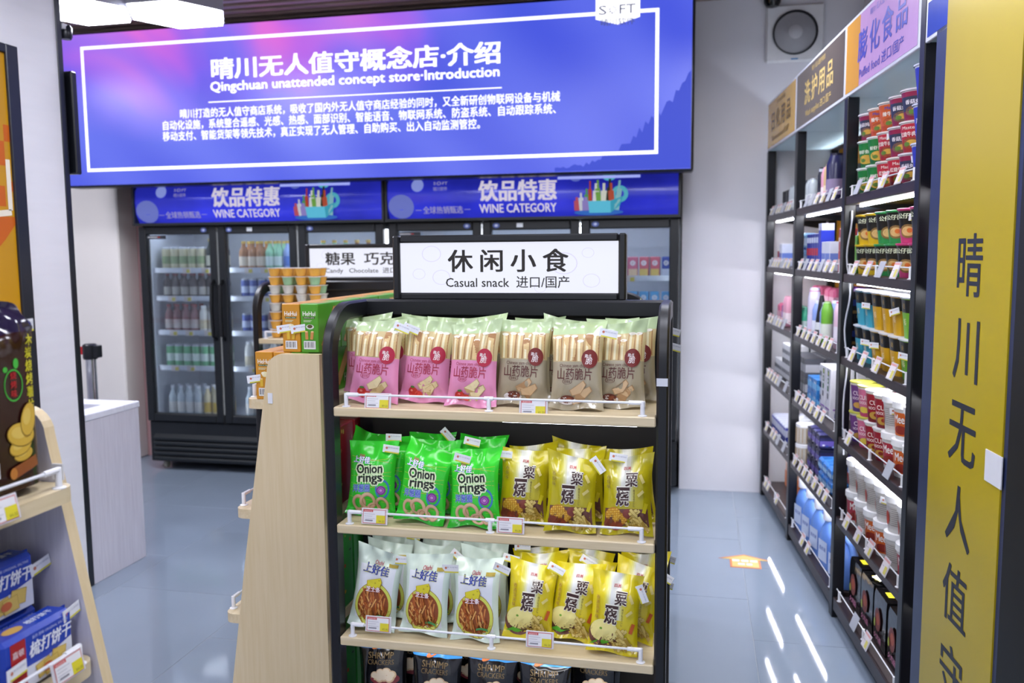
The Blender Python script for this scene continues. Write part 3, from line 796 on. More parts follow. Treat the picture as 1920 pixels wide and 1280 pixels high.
# yam chip bags, pink and beige
def yam(lower, inkc, circ, taste, meat):
    gA, crm, brn, stk = film('bccfa0'), film('cdb98a'), ink('a97a4a'), ink('d6b880')
    low = film(lower)
    def colf(u, v, s): return gA if v > .86 else (crm if v > .54 and s < 0 else (low if v <= .54 else gA))
    def artf(w, h):
        a = Art()
        R = random.Random(5)
        for k in range(6):
            x = -w * .38 + k * w * .152; t = h * (.80 + R.uniform(-.03, .055)); tl = R.uniform(-.004, .004)
            a.bar(x, h * .545, x + tl, t, w * .145, brn, 8); a.bar(x - .001, h * .545, x + tl - .001, t, w * .115, stk, 8); a.bar(x - .003, h * .545, x + tl - .003, t, w * .045, ink('eadfb8'), 8); a.ell(x + tl, t, w * .066, .004, ink('ece6d8')); a.lay -= 4
        a.lay += 5
        st = a
        b = Art(); b.lay = 7
        b.text('Chinese yam chips', -.008, h * .487, .0115, ink(inkc), .0, w=w * .56); b.flat()
        b.text('山药脆片', -.004, h * .398, .031, ink(inkc), .004, w=w * .70); b.flat()
        b.text(taste, -w * .17, h * .312, .0085, ink(inkc), 0, w=.019); b.flat(); b.ell(-w * .17, h * .312, .0145, .0075, ink(inkc), 18, 1, 0, .9)
        c = Art(); c.lay = 8; c.ell(w * .27, h * .57, .0235, .0245, ink(circ), 24, 3); c.text('趣点', w * .255 - .002, h * .603, .009, ink('f2e6e4'), .01); c.flat(); c.text('脆', w * .255 + .001, h * .55, .019, ink('f2e6e4'), .005, shear=.2)
        p = Art(); p.lay = 6
        cp = 'e3d3a4' if not meat else 'd3b48c'; cd = 'c9b27c' if not meat else 'b58f66'
        for (x, y, r) in ((.012, .10, .3), (.022, .15, .15), (.008, .20, .35)):
            for (k, cc) in ((1, cd), (.9, cp)):
                q = [(-.024 * k, -.010 * k), (.002, -.013 * k), (.026 * k, .004 * k), (.022 * k, .017 * k), (-.004, .010 * k), (-.026 * k, .006 * k)]
                p.poly([(x + (i * math.cos(r) - j * math.sin(r)), y * h + .006 + i * math.sin(r) + j * math.cos(r)) for i, j in q], ink(cc))
        if meat:
            p.ell(-.026, h * .10, .026, .010, ink('d9d2d0')); p.ell(-.024, h * .115, .020, .010, ink('6b3226')); p.ell(-.018, h * .11, .011, .006, ink('8f4a30'))
        else:
            p.ell(-.033, h * .115, .015, .0135, ink('c22a24')); p.ell(-.015, h * .095, .013, .009, ink('d2483c')); p.ell(-.036, h * .13, .004, .003, ink('e88a80')); p.ell(-.033, h * .172, .007, .003, ink('3f7a2c'))
        return [('stick_print', st), ('lettering', b), ('round_badge', c), ('picture_print', p)]
    return colf, artf
bag('pink', 'yam_chip_bag', .147, .232, .050, *yam('d98bb0', 'a82a44', 'b0233f', '番茄味', False))
bag('beige', 'yam_chip_bag', .147, .232, .050, *yam('a89d84', '5e2a26', '7a2a26', '烧烤味', True))

# onion ring bags
def onion():
    g1, g2 = film('35cc30'), film('29b026')
    def artf(w, h):
        l = Art()
        for k in range(7):
            y = h * (.25 + .09 * k); l.bar(-w * .44, y, w * .44, y + h * (.07 if k % 2 else -.08), .0012, ink('9fc02a'), 10); l.flat()
        t = Art(); t.lay = 4
        t.text('Oishi', -w * .20, h * .80, .009, ink('c8285a'), .02, w=.017); t.flat()
        t.text('上好佳', -w * .20, h * .745, .019, ink('eef2f8'), .03, w=.054, rot=-.06, halo=ink('4a6ab8'), hb=.03)
        n = Art(); n.lay = 4
        n.text('Onion', -.004, h * .63, .026, ink('161c10'), .03, w=.084, rot=.06, halo=ink('e4f4c6'), hb=.13); n.lay -= 2
        n.text('rings', .0, h * .49, .031, ink('161c10'), .03, w=.078, rot=.06, halo=ink('e4f4c6'), hb=.13)
        c = Art(); c.lay = 4; c.text('洋葱圈', -w * .19, h * .365, .021, ink('4a62b8'), .03, w=.056, rot=.05, halo=ink('b8cdf0'), hb=.03)
        s_ = Art(); s_.lay = 3; s_.ell(w * .27, h * .36, .022, .028, ink('3a78b8'), 22, 1, 0, .78); s_.ell(w * .25, h * .345, .015, .013, ink('7a2a8c'), 18, 3); s_.ell(w * .25, h * .345, .010, .0085, ink('a860b4'), 18, 2, 0, .7); s_.ell(w * .25, h * .345, .005, .004, ink('c890cc'), 14, 1)
        r = Art(); r.lay = 2
        for (x, y, a_, b_) in ((-.035, .17, .022, .024), (-.006, .19, .026, .026), (.012, .10, .022, .016), (.038, .15, .021, .023)):
            r.ell(x, h * y, a_, b_, ink('b98a6a'), 24, 2, 0, .58); r.ell(x - .0006, h * y + .0008, a_ * .95, b_ * .95, ink('dcb898'), 24, 2, 0, .68)
        return [('line_print', l), ('maker_lettering', t), ('name_lettering', n), ('flavour_lettering', c), ('badge_print', s_), ('ring_print', r)]
    return (lambda u, v, s: g1 if v > .06 else g2), artf
bag('onion', 'onion_ring_bag', .149, .212, .050, *onion())

# corn stick bags: shelf two (olive) and shelf three (bright yellow)
def corn(base, rich):
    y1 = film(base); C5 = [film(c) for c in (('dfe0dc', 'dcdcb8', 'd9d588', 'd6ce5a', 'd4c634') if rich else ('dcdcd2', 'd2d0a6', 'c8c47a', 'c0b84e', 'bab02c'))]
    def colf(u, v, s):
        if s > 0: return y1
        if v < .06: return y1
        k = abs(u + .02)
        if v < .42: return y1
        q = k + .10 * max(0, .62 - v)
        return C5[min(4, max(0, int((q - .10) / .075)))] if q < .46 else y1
    def artf(w, h):
        dk = ink('3a1c18'); cr = ink('f0ece0')
        t = Art(); t.lay = 9
        t.text('粟', .016, h * .70, .034, dk, .035, w=.034, halo=cr, hb=.03); t.lay -= 2
        t.text('一', -.008, h * .585, .006, dk, .035, w=.036, halo=cr, hb=.03); t.lay -= 2
        t.text('烧', -.010, h * .47, .040, dk, .035, w=.036, halo=cr, hb=.03)
        m = Art(); m.lay = 9
        m.text('四洲', .002, h * .845, .009, ink('b02028'), .015, w=.018); m.flat()
        m2 = Art(); m2.lay = 9; m3 = Art(); m3.lay = 9
        m2.vtext('焼きもろこし', .024, h * .565, .0062, .0078, ink('4a2a24'))
        m3.vtext('香浓玉米味' if rich else '香辣味', -w * .37, h * (.68 if rich else .74), .0105, .0128, ink('b08a10' if rich else '8a7a08'), .03, halo=ink('e8d85a'), hb=.02)
        p = Art(); p.lay = 4
        if rich:
            p.ell(-.026, h * .23, .046, .040, ink('6e4438'), 30, 7); p.ell(-.026, h * .27, .042, .032, ink('e6da8c'), 30, 7); p.ell(-.036, h * .30, .004, .003, ink('6a9a2a')); p.poly([(-w * .46, h * .08), (-w * .2, h * .07), (0, h * .14), (-w * .12, h * .1), (-w * .3, h * .14)], ink('58b02a'))
        else:
            p.rect(-w * .44, h * .10, w * .44, h * .33, ink('6a4038'), 10)
            p.ell(-.038, h * .26, .024, .018, ink('b87c1c'), 20, 4, .3); p.ell(-.016, h * .20, .020, .017, ink('b87c1c'), 20, 4, .2)
            for (cx_, cy_, rr) in ((-.038, .26, .021), (-.016, .20, .018)):
                for ii in range(-3, 4):
                    for jj in range(-2, 3):
                        if (ii / 3.6) ** 2 + (jj / 2.7) ** 2 < 1: p.ell(cx_ + ii * rr / 3.5, h * cy_ + jj * rr * .75 / 2.6 + ii * .0008, rr * .115, rr * .12, ink('dfb038' if (ii + jj) % 2 else 'e8c254'), 7, 1); p.flat()
            p.lay += 1; p.ell(-.05, h * .13, .014, .014, ink('7a3626')); p.ell(-.028, h * .11, .017, .012, ink('8a3c26')); p.ell(.006, h * .27, .015, .013, ink('803a30'))
        R = random.Random(11)
        for k in range(20):
            x, y, an = R.uniform(.0, .055), R.uniform(.085, .30), R.choice((.6, -.7, 1.0, 2.2)) + R.uniform(-.2, .2)
            dx, dy = .013 * math.cos(an), .013 * math.sin(an); x = min(x, .053)
            p.bar(x - dx, y * h - dy, x + dx, y * h + dy, .0098, ink('a88a34'), 3); p.bar(x - dx, y * h - dy, x + dx, y * h + dy, .0072, ink('d6c070'), 3); p.lay -= 2 if k % 3 else 0
        p.lay += 2
        for (x0, y0, x1, y1_) in ((.036, .50, .052, .56), (.040, .76, .052, .66)): p.bar(x0, y0 * h, x1, y1_ * h, .008, ink('d8c878'), 3); p.flat()
        q = Art(); q.lay = 12; q.bar(w * .36, h * .28, w * .42, h * .40, .010, ink('c05a20' if rich else 'cfc01a'), 3)
        return [('name_lettering', t), ('maker_lettering', m), ('small_lettering', m2), ('flavour_lettering', m3), ('picture_print', p), ('flavour_strip', q)]
    return colf, artf
bag('corn', 'corn_stick_bag', .142, .205, .050, *corn('b5a812', False))
bag('cornrich', 'corn_stick_bag', .140, .212, .050, *corn('d2c018', True))

# cheese stick bags
def cheese():
    mint, wh = film('c9d8cc'), film('dcdfe6')
    def artf(w, h):
        p = Art(); p.lay = 4
        p.ell(0, h * .30, .060, .063, ink('9a7a20'), 36, 8); p.ell(0, h * .30, .0585, .0615, ink('cdd25a'), 36, 8); p.ell(0, h * .30, .050, .053, ink('8a4418'), 36, 8)
        R = random.Random(4)
        for k in range(60):
            x, y = R.uniform(-.038, .038), R.uniform(-.038, .036); an = R.gauss(1.6, .35)
            dx, dy = .012 * math.cos(an), .014 * math.sin(an)
            p.bar(x - dx, h * .30 + y - dy, x + dx, h * .30 + y + dy, .0042, ink(R.choice(('c8803a', 'b8682a', 'd8a058', 'a85420'))), 3); p.lay -= 0 if k % 4 == 0 else 1
        p.lay += 1; p.poly([(.008, h * .155), (.022, h * .175), (.040, h * .16), (.042, h * .125), (.022, h * .14), (.006, h * .125)], ink('4a9a5a'))
        c = Art(); c.lay = 20
        q = [(-.026, h * .52), (.016, h * .515), (.022, h * .60), (.016, h * .655), (-.028, h * .60)]
        c.poly(q, ink('a07a18')); c.poly([(x * .94 - .0003, h * .585 + (y - h * .585) * .94) for x, y in q], ink('d8cc28')); c.ell(.0, h * .58, .003, .0025, ink('b8a81c')); c.flat(); c.ell(.012, h * .62, .003, .002, ink('b8a81c')); c.flat()
        c.text('芝士条', -.004, h * .50, .014, ink('f0ecec'), .03, w=.046, halo=ink('a82024'), hb=.05)
        t = Art(); t.lay = 6
        t.text('Oishi', .002, h * .835, .012, ink('a8203a'), .015, w=.026, shear=.1); t.flat()
        t.text('上好佳', -.004, h * .745, .026, ink('26389a'), .035, w=.082, rot=-.05, halo=ink('c8c860'), hb=.02)
        t.rect(.032, h * .80, .060, h * .845, ink('b09a3a'), 3)
        return [('plate_print', p), ('cheese_print', c), ('maker_lettering', t)]
    return (lambda u, v, s: mint if (v > .78 or v < .12 or abs(u) > .75) else wh), artf
bag('cheese', 'cheese_stick_bag', .143, .222, .050, *cheese())

# shrimp cracker bags
def shrimp():
    bk = mat('film_black_gloss', '0c0c10', .12, spec=.7, vary=.1, bump=.5, bscale=25); bl = mat('film_royal_blue', '2a2aa8', .15, spec=.7, vary=.1, bump=.5, bscale=25); sk = film('3f8fd8')
    def artf(w, h):
        t = Art(); t.lay = 3
        t.text('SHRIMP', 0, h * .76, .017, ink('6e5a3a', .3), .015, w=.085); t.flat(); t.text('CRACKERS', 0, h * .695, .014, ink('6e5a3a', .3), .015, w=.088)
        p = Art(); p.lay = 2
        p.ell(.012, h * .53, .05, .018, ink('7a2a30')); 
        for (x, y) in ((-.02, .39), (.0, .42), (.02, .43), (.036, .40), (.01, .38), (.03, .37), (-.005, .37)): p.ell(x, h * (y + .17), .016, .013, ink('d8b890')); p.ell(x - .001, h * (y + .17) + .001, .012, .009, ink('ead8bc')); p.lay -= 2
        p.lay += 3; p.ell(-.01, h * .86, .024, .008, ink('c8703a'), 16, 1, .5, .4)
        return [('gold_lettering', t), ('picture_print', p)]
    return (lambda u, v, s: bl if v > .90 else (sk if v > .83 else bk)), artf
bag('shrimp', 'shrimp_cracker_bag', .160, .292, .055, *shrimp())

# paper slip stuck on a pack: white with a yellow strip
a = Art(.0002)
a.rect(-.024, -.011, .024, .011, ink('e4e5ea')); a.rect(-.018, -.011, .024, -.0075, ink('d6cc3c')); a.ell(-.013, .002, .0035, .0035, ink('c07058'), 8, 1); a.flat()
a.text('晴川·无人值守商店', .006, .004, .0036, ink('8a8ea8'), 0, w=.030)
SLIPF = a.mesh('slip_print', front(0))
mb = MB().box((-.024, 0.0, -.011), (.024, .0012, .011), ink('e4e5ea'))
SLIP = mb.mesh('paper_slip')
a2 = Art(.0002); a2.rect(-.024, -.011, .024, .011, ink('e4e5ea')); a2.rect(-.018, -.011, .024, -.0075, ink('d6cc3c')); a2.ell(-.013, .002, .0035, .0035, ink('c07058'), 8, 1); a2.flat(); a2.text('晴川·无人值守商店', .006, .004, .0036, ink('8a8ea8'), 0, w=.030)
def slip(x, y, z, rx=0, ry=0, rz=0):
    """paper slip as a part, printed on its front"""
    return ('paper_slip', SLIPM, (x, y, z), (rx, ry, rz))
_m = MB(); _m.box((-.024, 0.0, -.011), (.024, .0010, .011), ink('e4e5ea'))
for vs, fs, m_, l in a2.e:
    _m.add([(x, -.0002 * l, y) for (x, y) in vs], fs, m_)
SLIPM = _m.mesh('paper_slip')

# ------------------------------------------------------------------ shelf price tag in a clear holder
def price_tag_mesh(price):
    m = MB().box((-.038, 0, -.022), (.038, .003, .022), mat('clear_holder', 'd8d4d8', .25, vary=.02), .001)
    a = Art(.0002)
    a.rect(-.033, -.019, .033, .019, ink('c8605c')); a.rect(-.0315, -.0175, .0315, .0175, ink('e6e4e6')); a.rect(-.0315, .012, -.004, .0175, ink('cc5a58')); a.text('商品标价签', -.018, .0147, .0036, ink('f0dada'), 0, w=.022)
    a.rect(.006, -.0175, .0315, .004, ink('dccf2e')); a.text('¥' + price, .0215, -.012, .006, ink('8a8228'), .0, w=.017); a.flat()
    for k in range(4): a.rect(-.029, .006 - k * .006, .002 - (k % 2) * .008, .007 - k * .006, ink('b4b2ba')); a.flat()
    a.rect(-.026, -.0125, -.004, -.009, ink('8c8a94'))
    pm = MB()
    for vs, fs, m_, l in a.e: pm.add([(x, -.0006 - .0002 * l, y) for (x, y) in vs], fs, m_)
    return m.mesh('holder'), pm.mesh('price_card')
PT = {}
def price_tag(loc, price, label, rz=0, rx=-.18, group='price tags on wooden shelves'):
    if price not in PT: PT[price] = price_tag_mesh(price)
    t = thing('price_tag', label, 'price tag', loc, rz, group, rx)
    link('holder', PT[price][0], t); link('price_card', PT[price][1], t)

# ------------------------------------------------------------------ end displays with black bent frames
LV = [.10, .43, .755, 1.085]
def rail_mesh(x0, x1, y, n=3):
    m = MB()
    m.tube([(x0 + .03, y, .034), (x1 - .03, y, .034)], .0032, TUBE, 8)
    for k in range(n):
        x = x0 + .03 + (x1 - x0 - .06) * k / (n - 1)
        m.lathe([(.012, 0), (.012, .002), (.006, .004), (.006, .036), (.0055, .038)], WHITEPL, 10, (x, y, 0))
        if k in (0, n - 1):
            s_ = 1 if k == 0 else -1
            m.tube([(x, y, .034), (x + s_ * .035, y, .034)], .0058, WHITEPL, 8)
        else: m.tube([(x - .012, y, .034), (x + .012, y, .034)], .0058, WHITEPL, 8)
    return m
def end_display(X0, X1, Yf, label, big, small, bigw, smallw, lit=True, off=0.0):
    t = thing('end_display', label, 'display shelf', (0, 0, 0))
    D = .29; Yb = Yf + D
    arc = [(Yf + .025, 0), (Yf + .025, .6), (Yf + .025, 1.20)] + [(Yf + .025 + .12 * (1 - math.cos(q)), 1.22 + .12 * math.sin(q)) for q in [math.pi / 2 * k / 8 for k in range(9)]] + [(Yb, 1.34)]
    fr = MB().sweep_rect(arc, .03, .05, NAVYBLACK).mesh('bent_side_frame', True)
    for x in (X0 + .015, X1 - .015): link('bent_side_frame', fr, t, (x, 0, 0))
    b = MB().box((X0 + .03, Yb, .02), (X1 - .03, Yb + .02, 1.32), DARK); part('back_panel', b, t)
    b = MB().box((X0, Yb - .02, 1.315), (X1, Yb + .025, 1.365), NAVYBLACK, .006); part('top_bar', b, t)
    b = MB().box((X0, Yb, 0), (X0 + .03, Yb + .03, 1.33), NAVYBLACK).box((X1 - .03, Yb, 0), (X1, Yb + .03, 1.33), NAVYBLACK); part('rear_uprights', b, t)
    for z in LV:
        s_ = part('shelf_board', MB().box((X0 + .031, Yf, -.026), (X1 - .031, Yb - .001, 0), WOOD_X, .003), t, (0, 0, z))
        part('front_rail', rail_mesh(X0 + .035, X1 - .035, Yf + .012), s_, smooth=True)
        part('led_tube', MB().box((X0 + .06, Yf + .075, -.031), (X1 - .06, Yf + .09, -.027), glow('f2f5ff', 13.0)), s_)
        if lit: part('led_strip', MB().box((X0 + .5, Yf + .03, -.032), (X1 - .08, Yf + .04, -.027), glow('f2f5ff', 9.0)), s_)
    part('white_label', MB().box((X1 - .030, Yf - .0016, 1.165), (X1 - .002, Yf - .0004, 1.185), ink('d4d6de')), t)
    part('kick_board', MB().box((X0 + .031, Yf + .02, 0), (X1 - .031, Yf + .035, .07), BLACK), t)
    # sign
    sx0, sx1 = X0 + .103 + off, X1 - .132 + off; sz0, sz1 = 1.362, 1.555; sy = Yb + .005
    sg = part('sign_frame', MB().box((sx0, sy, sz0), (sx0 + .022, sy + .05, sz1), BLACK, .005).box((sx1 - .022, sy, sz0), (sx1, sy + .05, sz1), BLACK, .005).box((sx0 + .022, sy, sz0), (sx1 - .022, sy + .05, sz0 + .022), BLACK, .005).box((sx0 + .022, sy, sz1 - .022), (sx1 - .022, sy + .05, sz1), BLACK, .005).box((sx0 + .01, sy + .03, sz0 + .01), (sx1 - .01, sy + .045, sz1 - .01), BLACK), t)
    part('lit_panel', MB().box((sx0 + .022, sy + .012, sz0 + .022), (sx1 - .022, sy + .02, sz1 - .022), glow('eceefb', .93)), sg)
    cx = (sx0 + sx1) / 2
    a = Art(.0003); BK = ink('221c18', .6)
    a.text(big, cx + bigw[0], 1.479, .066, BK, .02, w=bigw[1], space=bigw[2]); a.text(small, cx + smallw[0], 1.416, .035, BK, .008, w=smallw[1])
    a.lay = 1
    for (x, z, r) in ((-.23, 1.50, .03), (-.2, 1.43, .028), (.17, 1.47, .04), (.24, 1.50, .018), (.25, 1.42, .025), (-.27, 1.44, .02), (.1, 1.40, .018)):
        a.ell(cx + x, z, r, r * .8, glow('dfdcf2', .9), 20, 1, 0, .92); a.flat()
    link('sign_lettering', a.mesh('sign_lettering', front(sy + .0115)), sg)
    return t
AX0, AX1, AY = -1.003, -.068, 2.15
end_display(AX0, AX1, AY, 'black framed end display with wooden shelves and lit casual snack sign', '休闲小食', 'Casual snack  进口/国产', (.002, .36, 1.45), (.0, .372))
BX0, BX1, BY0 = -2.175, -1.24, 3.88
end_display(BX0, BX1, BY0, 'black framed end display with lit candy and chocolate sign before the fridges', '糖果  巧克力', 'Candy   Chocolate  进口/国产', (-.008, .46, 1.0), (.0, .48), off=.05)

# ------------------------------------------------------------------ bags on the end display
LV_A = {1: 1.0852, 2: .7552, 3: .4302, 0: .1002}
SH_NAME = {1: 'top shelf', 2: 'second shelf', 3: 'third shelf', 0: 'bottom shelf'}
BAGN = {'pink': 'pink yam chip bag', 'beige': 'beige yam chip bag', 'onion': 'green onion ring bag', 'corn': 'olive yellow corn stick bag', 'cornrich': 'bright yellow corn stick bag', 'cheese': 'white cheese stick bag', 'shrimp': 'black and blue shrimp cracker bag'}
cnt = {}; POLYS = {}; PLACED = {}
def place_bags(lv, rows):
    for (key, px, Y, ry, rz, tagc) in rows:
        pos = onY(px, {1: 700, 2: 915, 3: 1110, 0: 1250}[lv], Y)
        k = cnt.get(key, 0); cnt[key] = k + 1
        w = .15; ex = []
        if tagc: ex = [slip(*tagc)]
        place = 'in front' if Y < 2.25 else ('in the second row' if Y < 2.335 else 'against the back panel')
        lab = '%s %s on the snack display %s' % (BAGN[key], place, SH_NAME[lv])
        if place == 'in front':
            ks = [r[0] for r in rows if r[2] < 2.25]; n_ = [r for r in rows if r[2] < 2.25].index((key, px, Y, ry, rz, tagc)); L_ = len(ks)
            if lv: lab = '%s in front %s on the %s' % (BAGN[key], ['beside the gift boxes', 'between two of its kind', 'touching the next kind', 'touching the former kind', 'between two of its kind', 'beside the labelled black post'][min(n_, 5)], SH_NAME[lv])
            if lv and n_ in (2, 3): lab = '%s in front beside the %ss, %s' % (BAGN[key], BAGN[ks[5 - n_]], SH_NAME[lv])
        Y += .006; kk = key + str(k % VAR[key]); rx = math.radians(-9 if Y < 2.3 else (-7 if Y < 2.35 else -3))
        M3 = (Matrix.Rotation(math.radians(rz), 3, 'Z') @ Matrix.Rotation(math.radians(ry), 3, 'Y') @ Matrix.Rotation(rx, 3, 'X'))
        pts = [M3 @ v.co for v in KIND[kk][2][0][1].vertices]
        fy = min(p.y for p in pts if p.z < .05); low = min(p.z for p in pts)
        Y = max(Y, AY + .02 - fy)
        by = max(p.y for p in pts)
        Y = min(Y, AY + .264 - by)
        lo_, hi_ = AY + .02 - fy, AY + .264 - by; zb = LV_A[lv] + .0005 - low; polys = POLYS.setdefault(kk, [tuple(p.vertices) for p in KIND[kk][2][0][1].polygons])
        best = None
        for (dx, dy) in [(0, 0)] + [(a_, b_) for b_ in (.006, -.006, .012, -.012, .018, -.018, .026, -.026, .034, -.034) for a_ in (0, .006, -.006, .012, -.012)]:
            yy = Y + dy
            if not lo_ <= yy <= hi_: continue
            off = Vector((pos.x + dx, yy, zb)); tr = BVHTree.FromPolygons([p + off for p in pts], polys)
            hit = sum(len(tr.overlap(q)) for (x2, q) in PLACED.get(lv, []) if abs(x2 - off.x) < .17)
            if best is None or hit < best[0]: best = (hit, dx, yy, tr)
            if hit == 0: break
        if best: Y = best[2]; PLACED.setdefault(lv, []).append((pos.x + best[1], best[3])); pos.x += best[1]
        put(kk, (pos.x, Y, LV_A[lv] + .0005 - low), lab, lab.split(' ', 1)[1], math.radians(rz), rx, math.radians(ry), ex)
place_bags(1, [('pink', 697, 2.205, 4, 3, (.066, -.012, .212, 0, .3, 0)), ('pink', 793, 2.245, 3, 0, (-.045, -.03, .20, 0, .3, 0)), ('pink', 882, 2.205, 1, -3, None), ('beige', 977, 2.235, 2, 4, None), ('beige', 1080, 2.205, 0, 0, (.082, -.014, .20, 0, .2, 0)), ('beige', 1167, 2.236, 0, 0, None),
               ('pink', 722, 2.30, 0, 0, None), ('pink', 846, 2.30, -2, 3, None), ('beige', 985, 2.305, 0, -4, None), ('beige', 1045, 2.30, 2, 0, None), ('beige', 1145, 2.315, -2, 0, (.06, -.01, .205, 0, .4, 0)),
               ('pink', 690, 2.38, 0, 0, None), ('pink', 790, 2.375, 2, 0, None), ('beige', 900, 2.375, -2, 0, None), ('beige', 1000, 2.375, 4, 0, None), ('beige', 1183, 2.37, 0, 0, None)])
place_bags(2, [('onion', 693, 2.235, 1, 4, (.055, -.012, .19, 0, .1, 0)), ('onion', 785, 2.195, 6, -3, None), ('onion', 884, 2.205, -2, -2, (-.03, -.022, .185, 0, .25, 0)), ('corn', 978, 2.235, 2, 3, (-.06, -.012, .185, 0, .05, 0)), ('corn', 1068, 2.195, 2, 3, (.066, -.006, .18, 0, .9, 0)), ('corn', 1176, 2.205, -2, -3, (-.02, -.012, .20, 0, .15, 0)),
               ('onion', 716, 2.295, 0, 0, (.03, -.012, .21, 0, .0, 0)), ('onion', 806, 2.285, 3, 2, None), ('onion', 893, 2.29, -3, 0, (-.02, -.02, .205, 0, .25, 0)), ('corn', 996, 2.31, 0, 0, None), ('corn', 1088, 2.285, -2, 0, None), ('corn', 1185, 2.29, -5, 2, None),
               ('onion', 705, 2.375, 0, 0, None), ('onion', 805, 2.37, 1, 0, (.055, -.01, .21, 0, .8, 0)), ('onion', 902, 2.37, 0, 0, None), ('corn', 1080, 2.37, 0, 0, None)])
place_bags(3, [('cheese', 694, 2.205, 7, 5, (.062, -.012, .20, 0, -.1, 0)), ('cheese', 792, 2.2, 3, -2, (.066, -.012, .19, 0, -.1, 0)), ('cheese', 890, 2.195, -1, -3, (.075, -.012, .20, 0, .35, 0)), ('cornrich', 987, 2.215, 6, 6, (.06, -.014, .20, 0, .4, 0)), ('cornrich', 1068, 2.235, 8, -4, None), ('cornrich', 1147, 2.19, 4, -2, (.066, -.008, .165, 0, 1.1, 0)),
               ('cheese', 725, 2.29, 0, 0, None), ('cheese', 818, 2.285, -3, 0, (.07, -.01, .19, 0, .7, 0)), ('cheese', 905, 2.285, 0, 2, (.08, -.02, .20, 0, .2, 0)), ('cornrich', 1005, 2.295, 5, 0, None), ('cornrich', 1095, 2.30, 6, 0, (-.01, -.02, .20, 0, .4, 0)), ('cornrich', 1178, 2.265, 9, -8, (.066, -.008, .19, 0, .3, 0)),
               ('cheese', 735, 2.375, 2, 0, (.06, -.01, .22, 0, .05, 0)), ('cheese', 830, 2.375, 0, 0, None), ('cheese', 915, 2.375, -2, 0, None), ('cornrich', 1005, 2.37, 0, 0, (-.04, -.014, .21, 0, 0, 0)), ('cornrich', 1090, 2.375, 8, 0, None), ('cornrich', 1185, 2.345, 10, 0, None)])
place_bags(0, [('shrimp', 718, 2.25, -3, 3, None), ('shrimp', 812, 2.225, 0, 0, None), ('shrimp', 915, 2.235, 1, 2, None), ('shrimp', 1020, 2.225, -1, 0, None), ('shrimp', 762, 2.34, 3, 0, None), ('shrimp', 880, 2.34, 0, 0, None), ('shrimp', 990, 2.34, 0, 0, None), ('shrimp', 1112, 2.32, 0, -6, None)])
for (px, py, lv, pr, what) in ((708, 752, 1, '9.20', 'pink yam chips'), (1000, 764, 1, '5.20', 'beige yam chips'), (702, 968, 2, '4.50', 'onion rings'), (957, 985, 2, '6.80', 'olive corn sticks'), (709, 1170, 3, '5.00', 'cheese sticks'), (1012, 1199, 3, '6.50', 'bright yellow corn sticks')):
    p = onY(px, py, AY + .008)
    price_tag((p.x, AY + .008, p.z), pr, 'red edged price tag with yellow corner before the %s' % what)

# ------------------------------------------------------------------ stepped side shelving with slanted wooden end panels
def step_unit(label, xin, sgn, y0, y1, panel_y, depth_at, panel_at, levels):
    """shelves run along Y; sgn -1 faces -X, +1 faces +X; panel_y: (ya, yb) of the end panel"""
    t = thing('stepped_side_shelf', label, 'display shelf', (0, 0, 0))
    top = 1.222
    xo = lambda z: xin + sgn * panel_at(z)
    c = .05
    pts = [(xin, 0), (xin, top)] + [(xo(top) - sgn * c + sgn * c * math.sin(q), top - c + c * math.cos(q)) for q in [math.pi / 2 * k / 6 for k in range(7)]] + [(xo(.6), .6), (xo(0), 0)]
    if sgn > 0: pts = pts[::-1]
    part('end_panel', MB().prism(pts, 1, panel_y[0], panel_y[1], WOOD_Z if sgn < 0 else WHITEWOOD, WOOD_Z), t)
    for z in levels:
        xe = xin + sgn * depth_at(z); r = .03
        xs = sorted((xin, xe))
        # board with rounded outer corners
        q = [(xin, y0), (xe - sgn * r, y0)] + [(xe - sgn * r + sgn * r * math.sin(w), y0 + r - r * math.cos(w)) for w in [math.pi / 2 * k / 5 for k in range(1, 6)]] + [(xe - sgn * r + sgn * r * math.cos(w), y1 - r + r * math.sin(w)) for w in [math.pi / 2 * k / 5 for k in range(0, 6)]] + [(xin, y1)]
        if sgn < 0: q = q[::-1]
        s_ = part('shelf_board', MB().prism(q, 2, z - .028, z, WOOD_Y), t)
        m = rail_mesh(y0 + .01, y1 - .005, 0)
        m.v = [(xe - sgn * .03, v[0], z + v[2]) if False else (xe - sgn * .010 + v[1], v[0], z + v[2]) for v in m.v]
        part('front_rail', m, s_, smooth=True)
    return t
tl = step_unit('stepped shelf with slanted maple end panel beside the snack end display', -1.032, -1, 2.228, 3.3, (2.20, 2.225), lambda z: .25 + .15 * (1.085 - z), lambda z: .163 + .15 * (1.215 - z), LV)
part('back_panel', MB().box((-1.031, 2.48, .02), (-1.015, 3.3, 1.2), DARK), tl)
part('price_clip', MB().box((-1.192, 2.197, 1.08), (-1.178, 2.2, 1.11), ink('dfe0e4')), tl)

